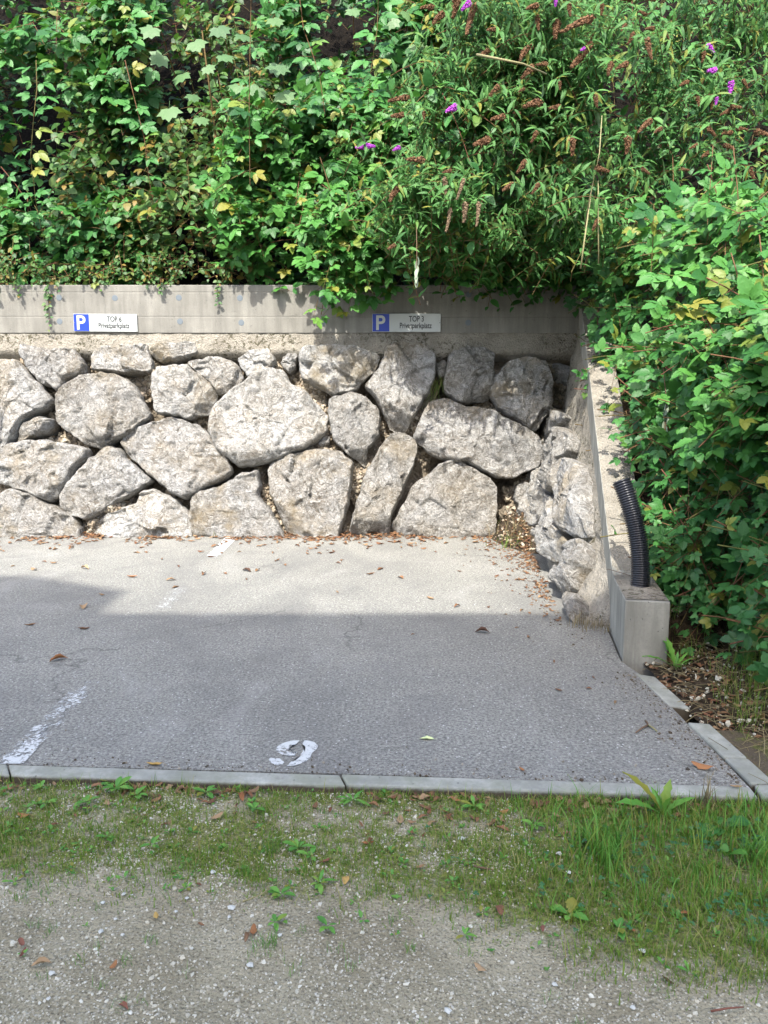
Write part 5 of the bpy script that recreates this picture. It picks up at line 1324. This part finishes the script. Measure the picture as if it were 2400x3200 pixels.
tuft(ground(690, 1672), 90, .17, .006, 'yellowish grass tuft at the boulder foot beside the painted line', 'grass', spread=.05)
tuft(ground(1530, 1655), 40, .20, .006, 'thin grass tuft at the foot of the rightmost large boulder', 'grass', spread=.05)
tuft(ground(1672, 1690), 60, .22, .006, 'green grass tuft at the corner where the two walls meet', spread=.06)
tuft(ground(1820, 1960), 50, .12, .004, 'dry grass tuft at the foot of the flank wall end', 'straw', spread=.05)
tuft(ground(1880, 1970), 40, .09, .003, 'sparse dry grass between flank wall and concrete block', 'straw', spread=.04)
tuft((1.36, 7.55, .06), 90, .24, .006, 'brown dry grass heaped in the corner between the walls', 'straw', spread=.12)
tuft((1.22, 7.25, .0), 50, .16, .005, 'sparse yellow green grass in front of the corner heap', 'grass', spread=.09)
pg_ = on_plane(800+1040/1.8433, 850+650/1.8433, NB, NB@OB) + NB*.03
L_ = []
for _ in range(34):
    hh = rng.uniform(.15, .5); c = rng.normal()*.22 - .25; w_ = .0028
    L_.append((int(rng.integers(0, 3)), np.array([[w_, 0, c*hh], [0, -.15*hh, -.02], [0, 0, -hh*.95]]), pg_+np.array([rng.normal()*.04, 0, rng.normal()*.05+.04]), rng.random()))
V, F, T = merge(L_, BL); o = add('hanging_grass', V, F, M['grass'], smooth=True, origin=pg_, tint=T); tag(o, 'half dry grass hanging from a joint between the boulders', 'grass tuft', kind='thing')
# weeds growing out of the wall
for (x, y, lb) in [(z3([(340,1295)])[0][0], z3([(340,1295)])[0][1], 'small bright green plant in a low joint of the boulder wall'), (z4([(1585,1080)])[0][0], z4([(1585,1080)])[0][1], 'dark green plant under the long stained boulder'), (z3([(40,1500)])[0][0], z3([(40,1500)])[0][1], 'tiny green plant at the boulder foot, far left')]:
    p = on_plane(x, y, NB, NB@OB) + NB*.02; rosette(p, 6, .09, .045, lb, 'weed', .6, name='wall_plant', cat='plant')
# wilted silver leaves hanging
for (x, y, Y, lb) in [(900, 580, 6.6, 'wilted pale leaves hanging below the butterfly bush'), (1437, 905, 4.9, 'wilted silvery leaves hanging in the shaded bramble')]:
    p = at_Y(x*1.447, y*1.447, Y); root = empty('wilted_shoot', p, lb, 'leaves')
    for k in range(6):
        v, f = strip_leaf(.09, .03, 6, 0, .6, .2, .5); v = rotx(v, -1.3+rng.normal()*.2); v = rotz(v, rng.uniform(0, 6.28)); v[:, 2] += .05*(3-k)*.7
        link('leaf', mesh_np('leaf', v, f), M['silver'], root, p)
    V, F = tube([p+np.array([0, .1, .35]), p+np.array([0, 0, .12]), p+np.array([0, 0, -.15])], .003, 5); add('stem', V, F, M['twig'], root)
finish_shrubs()

# ================================================================== HOUSE BEHIND THE CAMERA (casts the shade on the parking bay)
YE = -6.0; tE = 4.98 - YE; ZE = 1.28*tE; sx = .27*tE
xe = -2.05 - sx
house = empty('house', (0, YE-4, -.1), 'pale plastered house behind the photographer, its eave shading the bay', 'house')
V, F = box(-9.0, 1.0, YE-8, YE-.6, -.15, ZE-.4); add('wall', V, F, M['plaster'], house)
V = [(-9.5, YE, ZE), (1.5, YE, ZE), (1.5, YE, ZE-.25), (-9.5, YE, ZE-.25), (-9.5, YE-4.3, ZE+2.2), (1.5, YE-4.3, ZE+2.2), (-9.5, YE-8.6, ZE), (1.5, YE-8.6, ZE), (1.5, YE-8.6, ZE-.25), (-9.5, YE-8.6, ZE-.25)]
F = [(0, 1, 5, 4), (4, 5, 7, 6), (3, 2, 1, 0), (6, 7, 8, 9), (9, 8, 2, 3), (0, 4, 6, 9, 3), (1, 2, 8, 7, 5)]
add('roof', V, F, M['roof'], house)
# cross gable on the left whose rake gives the diagonal shadow
zl = ZE + .56*1.28; zr = ZE + 1.02*1.28
V = []
for y in (YE+.02, YE-3.0): V += [(xe, y, ZE-.3), (xe, y, zl), (xe-1.0, y, zr), (xe-3.6, y, zr+.45), (xe-4.2, y, ZE), (xe-4.2, y, ZE-.3)]
F = [(0, 1, 2, 3, 4, 5)[::-1], (6, 7, 8, 9, 10, 11)] + [(i, (i+1) % 6, 6+(i+1) % 6, 6+i) for i in range(6)]
add('gable', V, F, M['roof'], house)
for k in range(4):
    for r_ in range(3):
        x = -8.3 + k*2.3; z = 1.0 + r_*3.4
        V, F = box(x, x+1.2, YE-.64, YE-.58, z, z+1.5); fr = add('window', V, F, M['signw'], house)
        V, F = box(x+.08, x+1.12, YE-.60, YE-.57, z+.08, z+1.42); add('pane', V, F, M['glass'], fr)
bpy.context.view_layer.update()
